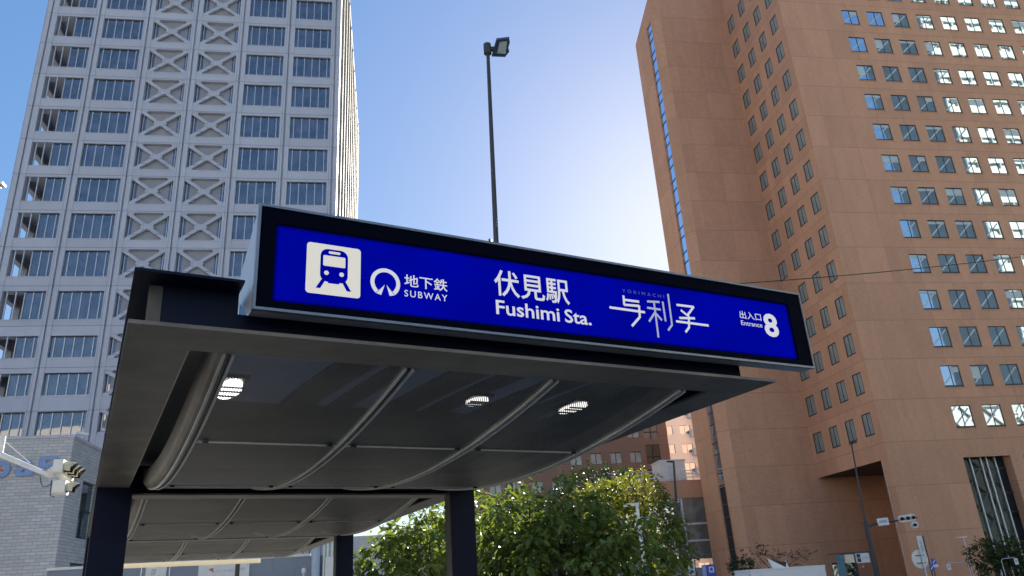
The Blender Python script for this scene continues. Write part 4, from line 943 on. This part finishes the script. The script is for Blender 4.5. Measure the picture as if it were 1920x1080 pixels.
# ------------------------------------------------------------------ street furniture at the foot of the terracotta tower
def furniture():
    Y = 57.4
    t = thing('bus_shelter', 'shelter with teal post and pale sign panels in front of the terracotta porch', 'shelter', (35, Y, 0))
    m = MB(); m.box(33.85, 34.3, Y, Y+.3, 0, 2.72); m.build('teal_post', mat('teal paint', (.08, .2, .25), .5, var=.15), t)
    m = MB(); m.box(34.31, 36.6, Y+.1, Y+.4, 2.72, 2.8); m.box(34.31, 36.6, Y+.1, Y+2.2, 2.801, 2.86); m.build('shelter_roof', M['poledark'], t)
    m = MB(); m.box(34.42, 35.2, Y+.05, Y+.1, 2.1, 2.7); m.build('cream_panel', M['cream'], t)
    m = MB(); m.box(35.36, 36.45, Y+.0, Y+.1, 2.05, 2.74); wp = m.build('white_panel', M['white'], t)
    q = MB()
    for z in (2.43, 2.12): q.box(35.42, 35.72, Y-.012, Y-.002, z, z+.27)
    q.build('pictogram', mat('dark navy print', (.02, .025, .08), .5), wp)
    lettering('のりば', (35.85, 36.35, 2.3, 2.5), lambda a, z, d: (a, Y-.002+d, z), mat('print blue', (.2, .3, .55), .5), wp, .0)
    m = MB(); m.box(36.35, 36.5, Y+1.9, Y+2.05, 0, 2.72); m.box(34.4, 36.3, Y+1.95, Y+2.0, .5, 2.2, 1); m.build('rear_frame', [M['poledark'], M['shopglass']], t)
    q = MB(); q.tube([(35.75, Y-.05, 1.72), (35.75, Y-.05, 1.84)], [.05, .09], 8); q.build('lamp', M['white'], t)
    # round mirror
    Y = 50.0
    t = thing('round_sign', 'grey back of a round road sign on a white pole', 'sign', (35.65, Y, 0))
    m = MB(); n = 28; m.prism([(35.5+.6*math.cos(2*math.pi*k/n), 2.0+.6*math.sin(2*math.pi*k/n)) for k in range(n)], lambda p: (p[0], Y+.1, p[1]), lambda p: (p[0], Y+.13, p[1])); m.build('disc', M['alu'], t)
    m = MB(); m.box(35.2, 35.85, Y+.06, Y+.098, 2.2, 2.26); m.box(35.2, 35.85, Y+.06, Y+.098, 1.72, 1.78); m.build('clamp', M['poledark'], t)
    m = MB(); m.tube([(35.62, Y, 0), (35.62, Y, 2.64)], .05, 10); m.build('pole', M['white'], t)
    t = thing('banner_sign', 'tall narrow white sign with bracket arms, above blue round signs', 'sign', (36.25, Y+.6, 0))
    m = MB(); m.box(35.98, 36.36, Y+.55, Y+.6, 2.0, 3.5); b = m.build('board', M['white'], t)
    m = MB(); m.tube([(36.5, Y+.6, 0), (36.48, Y+.6, 3.5)], .04, 8)
    for k in range(5): m.box(36.36, 36.52, Y+.57, Y+.61, 2.2+.3*k, 2.24+.3*k)
    m.build('pole', M['poledark'], t)
    lettering('駐輪場', (36.07, 36.27, 2.3, 3.3), lambda a, z, d: (a, Y+.549+d, z), mat('banner ink', (.2, .26, .45), .5), b, .0)
    t = thing('road_sign', 'cluster of blue round road signs on a thin pole', 'sign', (36.5, Y+.2, 0)); bl = mat('sign blue', (.03, .12, .5), .4); n = 20
    for (x, z, r) in ((36.62, 1.78, .2), (36.4, 1.42, .22)):
        m = MB(); m.prism([(x+r*math.cos(2*math.pi*k/n), z+r*math.sin(2*math.pi*k/n)) for k in range(n)], lambda p: (p[0], Y+.3, p[1]), lambda p: (p[0], Y+.32, p[1])); d = m.build('disc', bl, t)
        q = MB(); q.beam((x-r*.5, Y+.296, z-r*.5), (x+r*.5, Y+.296, z+r*.5), .05, .006, upv=(0, 1, 0)); q.build('white_bar', M['white'], d)
    m = MB(); m.box(36.5, 36.85, Y+.25, Y+.27, 1.42, 1.6); m.build('plate', M['white'], t); m = MB(); m.tube([(36.52, Y+.36, 0), (36.52, Y+.36, 2.0)], .035, 8); m.build('pole', M['poledark'], t)
    # blue subway sign
    Y = 45.0
    t = thing('subway_sign', 'blue upright subway sign with white train pictogram near the shopfront', 'sign', (18.4, Y, 0))
    m = MB(); m.box(18.22, 18.74, Y, Y+.18, .3, 2.42); b = m.build('board', mat('subway blue', (.03, .07, .42), .35), t); m = MB(); m.box(17.96, 18.2, Y+.05, Y+.12, .3, 2.42); m.build('side_board', mat('pale blue board', (.3, .38, .6), .4), t)
    m = MB(); m.box(18.33, 18.64, Y-.006, Y-.002, 1.98, 2.3); w_ = m.build('white_square', M['white'], b); m = MB(); m.box(18.41, 18.56, Y-.012, Y-.007, 2.08, 2.24); m.beam((18.44, Y-.01, 2.07), (18.39, Y-.01, 2.01), .025, .004, upv=(0, 1, 0)); m.beam((18.53, Y-.01, 2.07), (18.58, Y-.01, 2.01), .025, .004, upv=(0, 1, 0)); m.build('train_pictogram', b.data.materials[0], w_)
    m = MB(); m.box(18.1, 18.7, Y+.02, Y+.16, 0, .3); m.build('base', M['poledark'], t)
    t = thing('upright_sign', 'narrow white upright sign with black characters left of the blue subway sign', 'sign', (17.45, Y+.5, 0))
    m = MB(); m.box(17.3, 17.68, Y+.5, Y+.56, 1.9, 2.72); b = m.build('board', M['white'], t); m = MB(); m.tube([(17.72, Y+.5, 0), (17.72, Y+.5, 2.72)], .03, 8); m.build('pole', M['poledark'], t)
    for k, ch in enumerate('駐車場'): lettering(ch, (17.38, 17.6, 2.48-.24*k, 2.67-.24*k), lambda a, z, d: (a, Y+.498+d, z), M['black'], b, .03)
    # far right lamps with little signs
    Y = 50.0
    t = thing('street_lamp', 'thin pole with a flat white lamp head above the street tree', 'street lamp', (40.2, Y+1.5, 0)); m = MB(); m.tube([(40.3, Y+1.5, 0), (40.25, Y+1.5, 3.24)], .035, 8); m.build('pole', M['alu'], t); m = MB(); m.box(39.75, 40.5, Y+1.4, Y+1.6, 3.25, 3.31); m.build('lamp_head', M['white'], t)
    for (xa, xb, z, lab) in ((38.15, 39.7, 1.6, 'small white hanging plate on a thin arm left of the street tree'), (42.1, 41.0, 1.68, 'small white hanging plate on a thin arm before the street tree')):
        t = thing('hanging_sign', lab, 'sign', (xb, Y-.6 if xb > 40 else Y+1, 0), 'small plates on arms by the street tree'); y = Y-.6 if xb > 40 else Y+1; m = MB(); m.tube([(xb, y, 0), (xb, y, z-.12), (xb+(.12 if xa > xb else -.12), y, z), (xa, y, z+.03)], .022, 8); m.build('arm', M['alu'], t)
        m = MB(); m.box(xa-.13, xa+.13, y-.03, y+.03, z-.42, z-.03); b = m.build('plate', M['white'], t); lettering('P', (xa-.06, xa+.06, z-.32, z-.12), lambda a, zz, d: (a, y-.031+d, zz), mat('plate ink', (.15, .2, .35), .5), b, .02)
furniture()

# ------------------------------------------------------------------ truck
def truck():
    Y = 30.0
    t = thing('box_truck', 'small white box truck seen only by its roof, below the terracotta tower', 'truck', (15.4, Y+1, -.12))
    pw = mat('white truck body', (.75, .75, .74), .3, var=.05, scale=2); c0 = -.12
    x0, x1 = 13.9, 17.05
    m = MB(); m.box(x0, x1, Y, Y+1.5, .5, 1.84); m.box(x0-.02, x1+.02, Y-.02, Y+1.52, 1.841, 1.9); m.box(x0+.5, x1-.15, Y-.02, Y-.003, .62, 1.76); m.build('cargo_box', pw, t)
    m = MB(); m.prism([(x0-1.25, .35), (x0-.05, .35), (x0-.05, 1.72), (x0-.75, 1.7), (x0-1.15, 1.05)], lambda p: (p[0], Y+.05, p[1]), lambda p: (p[0], Y+1.45, p[1])); cb = m.build('cab', pw, t)
    m = MB(); m.prism([(x0-1.09, 1.1), (x0-.2, 1.1), (x0-.2, 1.6), (x0-.74, 1.6)], lambda p: (p[0], Y+.03, p[1]), lambda p: (p[0], Y+.048, p[1])); m.build('side_window', M['shopglass'], cb)
    m = MB(); m.box(x0-1.2, x1-.1, Y+.25, Y+1.25, .22, .34); m.build('chassis', M['black'], t)
    for x in (x0-.75, x1-.7):
        for y in (Y+.02, Y+1.3):
            n = 20; m = MB(); m.prism([(x+.3*math.cos(2*math.pi*k/n), c0+.3+.3*math.sin(2*math.pi*k/n)) for k in range(n)], lambda p: (p[0], y, p[1]), lambda p: (p[0], y+.18, p[1])); wv = m.build('wheel', M['black'], t)
            m = MB(); m.prism([(x+.16*math.cos(2*math.pi*k/n), c0+.3+.16*math.sin(2*math.pi*k/n)) for k in range(n)], lambda p: (p[0], y-.01, p[1]), lambda p: (p[0], y-.002, p[1])); m.build('rim', M['alu'], wv)
    m = MB()
    m.prism([(14.85, 2.28), (15.56, 1.902), (15.0, 1.902)], lambda p: (p[0], Y+.3, p[1]), lambda p: (p[0], Y+.34, p[1])); m.prism([(15.7, 2.16), (15.8, 1.902), (15.62, 1.902)], lambda p: (p[0], Y+.5, p[1]), lambda p: (p[0], Y+.54, p[1]))
    m.face([(15.0, Y+.42, 2.2), (15.68, Y+.42, 2.1), (15.62, Y+.42, 1.902), (15.1, Y+.42, 1.902)], 1)
    m.build('roof_deflector', [pw, M['black']], t)
truck()

# ------------------------------------------------------------------ trees
def leaf_mesh(name, spots, size, m, parent, seed, droop=.5, shape='leaf', flat=0.):
    """every spot is (pos, outward, tone); one pointed folded leaf each"""
    rnd = random.Random(seed); V = []; F = []; tone = []
    for (p, d, tn) in spots:
        L = size*rnd.uniform(.6, 1.25); wd = L*rnd.uniform(.2, .3)
        a = Vector((d.x+rnd.gauss(0, .5), d.y+rnd.gauss(0, .5), d.z-droop+rnd.gauss(0, .4)))
        if a.length < .01: a = Vector((0, 0, -1))
        a.normalize(); s = a.cross(Vector((rnd.gauss(0, .4), rnd.gauss(0, .4), 1))); s = s.normalized() if s.length > .01 else Vector((1, 0, 0)); n = s.cross(a)
        i = len(V); fold = wd*.35; curl = -L*.12
        V += [p, p+a*L*.35+s*wd+n*fold, p+a*L*.38, p+a*L*.35-s*wd+n*fold, p+a*L*.72+s*wd*.72+n*(fold+curl*.4), p+a*L*.72-s*wd*.72+n*(fold+curl*.4), p+a*L+n*curl, p+a*L*.72+n*curl*.4]
        F += [(i, i+1, i+2), (i, i+2, i+3), (i+1, i+4, i+7, i+2), (i+2, i+7, i+5, i+3), (i+4, i+6, i+7), (i+7, i+6, i+5)]
        tone += [min(1, max(0, tn+rnd.gauss(0, .16)))]*8
    me = bpy.data.meshes.new(name); off = wloc(parent); me.from_pydata([v-off for v in V], [], F); me.materials.append(m)
    at_ = me.attributes.new('tone', 'FLOAT', 'POINT'); at_.data.foreach_set('value', tone)
    me.update(); o = bpy.data.objects.new(name, me); col.objects.link(o); o.parent = parent; return o
def tree(name, label, base, blobs, n, size, m, seed, trunk_r=.12, trunk_h=2., droop=.5, sprig=10, spread=.16, cat='tree', group=None):
    """blobs: (centre, radii) lobes of the crown; sprigs of leaves fill their outer shells"""
    rnd = random.Random(seed); t = thing(name, label, cat, base, group); base = Vector(base)
    mb = MB(); top = base+Vector((rnd.uniform(-.1, .1), rnd.uniform(-.1, .1), trunk_h))
    mb.tube([base, base.lerp(top, .5)+Vector((.04, .02, 0)), top], [trunk_r*1.25, trunk_r, trunk_r*.85], 9)
    spots = []; tot = sum(r[0]*r[1]+r[1]*r[2]+r[0]*r[2] for c, r in blobs)
    for c, r in blobs:
        c = Vector(c); mid = top.lerp(c, .55)+Vector((rnd.uniform(-.2, .2), rnd.uniform(-.2, .2), .1)); mb.tube([top-Vector((0, 0, .05)), mid, c], [trunk_r*.6, trunk_r*.4, trunk_r*.16], 6)
        k = int(n*(r[0]*r[1]+r[1]*r[2]+r[0]*r[2])/tot/sprig)
        for q in range(k):
            v = Vector((rnd.gauss(0, 1), rnd.gauss(0, 1), rnd.gauss(0, 1))).normalized(); rad = rnd.uniform(.5, 1.0)**.6*rnd.uniform(.88, 1.1)
            p = c+Vector((v.x*r[0], v.y*r[1], v.z*r[2]))*rad
            d = Vector((v.x, v.y, v.z*.4+.15)).normalized(); tone = .5+rnd.gauss(0, .14)
            L = spread*rnd.uniform(1.6, 3.4)
            if q % 9 == 0: mb.tube([c.lerp(p, .15), c.lerp(p, .6)+Vector((0, 0, .05)), p], [trunk_r*.15, trunk_r*.1, trunk_r*.04], 4, cap=False)
            for j in range(sprig):
                f = j/sprig; pt = p+d*L*f+Vector((0, 0, -droop*.35*L*f*f))
                side = Vector((rnd.gauss(0, 1), rnd.gauss(0, 1), rnd.gauss(0, .5))).normalized()
                spots.append((pt+side*spread*.25, d*.5+side*.9, tone))
    mb.build('trunk', M['bark'], t, smooth=True)
    leaf_mesh('crown', spots, size, m, t, seed+1, droop); return t
GT = 'leafy trees beside the canopy'
tree('broadleaf_tree', 'leafy green tree with large drooping leaves right of the canopy post', (3.3, 15.4, 0),
     [((1.8, 15.4, 2.75), (.75, .7, .72)), ((2.7, 15.3, 2.95), (.75, .6, .7)), ((3.55, 15.2, 3.0), (.5, .5, .62)), ((4.2, 15.2, 2.0), (.75, .7, .6)), ((5.0, 15.2, 2.45), (.42, .4, .35)),
      ((3.3, 14.9, 1.9), (1.3, .8, .8)), ((1.6, 15.6, 1.8), (.8, .6, .8)), ((3.2, 15.4, 2.4), (.9, .7, .7)), ((4.6, 15.4, 1.4), (.8, .7, .6))],
     6200, .2, M['leaf'], 11, .1, 1.6, .6, 8, .2, group=GT)
tree('broadleaf_tree', 'leafy green tree seen between the two right canopy posts', (.9, 18.2, 0),
     [((.0, 18.0, 2.5), (.6, .7, .6)), ((.9, 18.0, 2.9), (.8, .8, .7)), ((1.8, 18.2, 3.2), (.8, .8, .75)), ((.9, 17.8, 1.9), (1.2, .8, .7))],
     3200, .2, M['leaf'], 23, .1, 1.6, .6, 8, .2, group=GT)
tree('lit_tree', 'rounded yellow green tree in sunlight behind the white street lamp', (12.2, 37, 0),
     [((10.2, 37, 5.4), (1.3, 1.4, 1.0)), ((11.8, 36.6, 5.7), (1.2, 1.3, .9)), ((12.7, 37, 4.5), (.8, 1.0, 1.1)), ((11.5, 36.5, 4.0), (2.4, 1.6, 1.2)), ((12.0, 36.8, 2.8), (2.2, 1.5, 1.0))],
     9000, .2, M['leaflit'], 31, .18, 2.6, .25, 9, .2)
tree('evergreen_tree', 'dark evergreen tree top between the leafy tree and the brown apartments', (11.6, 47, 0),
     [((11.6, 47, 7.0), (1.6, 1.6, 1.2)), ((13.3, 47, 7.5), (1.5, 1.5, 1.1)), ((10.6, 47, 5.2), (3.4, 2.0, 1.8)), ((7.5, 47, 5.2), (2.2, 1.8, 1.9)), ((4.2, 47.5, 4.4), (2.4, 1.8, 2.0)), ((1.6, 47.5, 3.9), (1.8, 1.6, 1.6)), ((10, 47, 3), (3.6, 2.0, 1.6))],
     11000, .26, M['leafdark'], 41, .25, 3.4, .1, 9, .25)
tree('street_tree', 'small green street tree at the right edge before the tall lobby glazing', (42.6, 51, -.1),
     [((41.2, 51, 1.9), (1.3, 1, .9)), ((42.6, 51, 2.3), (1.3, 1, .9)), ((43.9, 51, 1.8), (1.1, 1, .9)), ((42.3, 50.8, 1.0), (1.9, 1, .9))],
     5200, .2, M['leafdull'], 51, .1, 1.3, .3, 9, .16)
tree('young_tree', 'small dark green tree at the foot of the blue slit window', (24.6, 54, -.1),
     [((24.4, 54, 2.4), (.75, .7, .55)), ((24.9, 54, 1.6), (.9, .8, .8))], 1300, .2, M['leafdark'], 61, .06, 1.5, .3, 8, .16)
tree('sparse_tree', 'thin brownish tree with sparse leaves behind the truck', (28.8, 57.6, 0),
     [((27.4, 57.6, 3.4), (1.1, .6, .4)), ((28.4, 57.6, 2.9), (.9, .6, .4)), ((30.0, 57.6, 2.6), (1.3, .6, .45)), ((31.2, 57.6, 2.9), (.7, .5, .3))], 650, .16, M['leafbrown'], 71, .06, 1.6, .2, 6, .16)
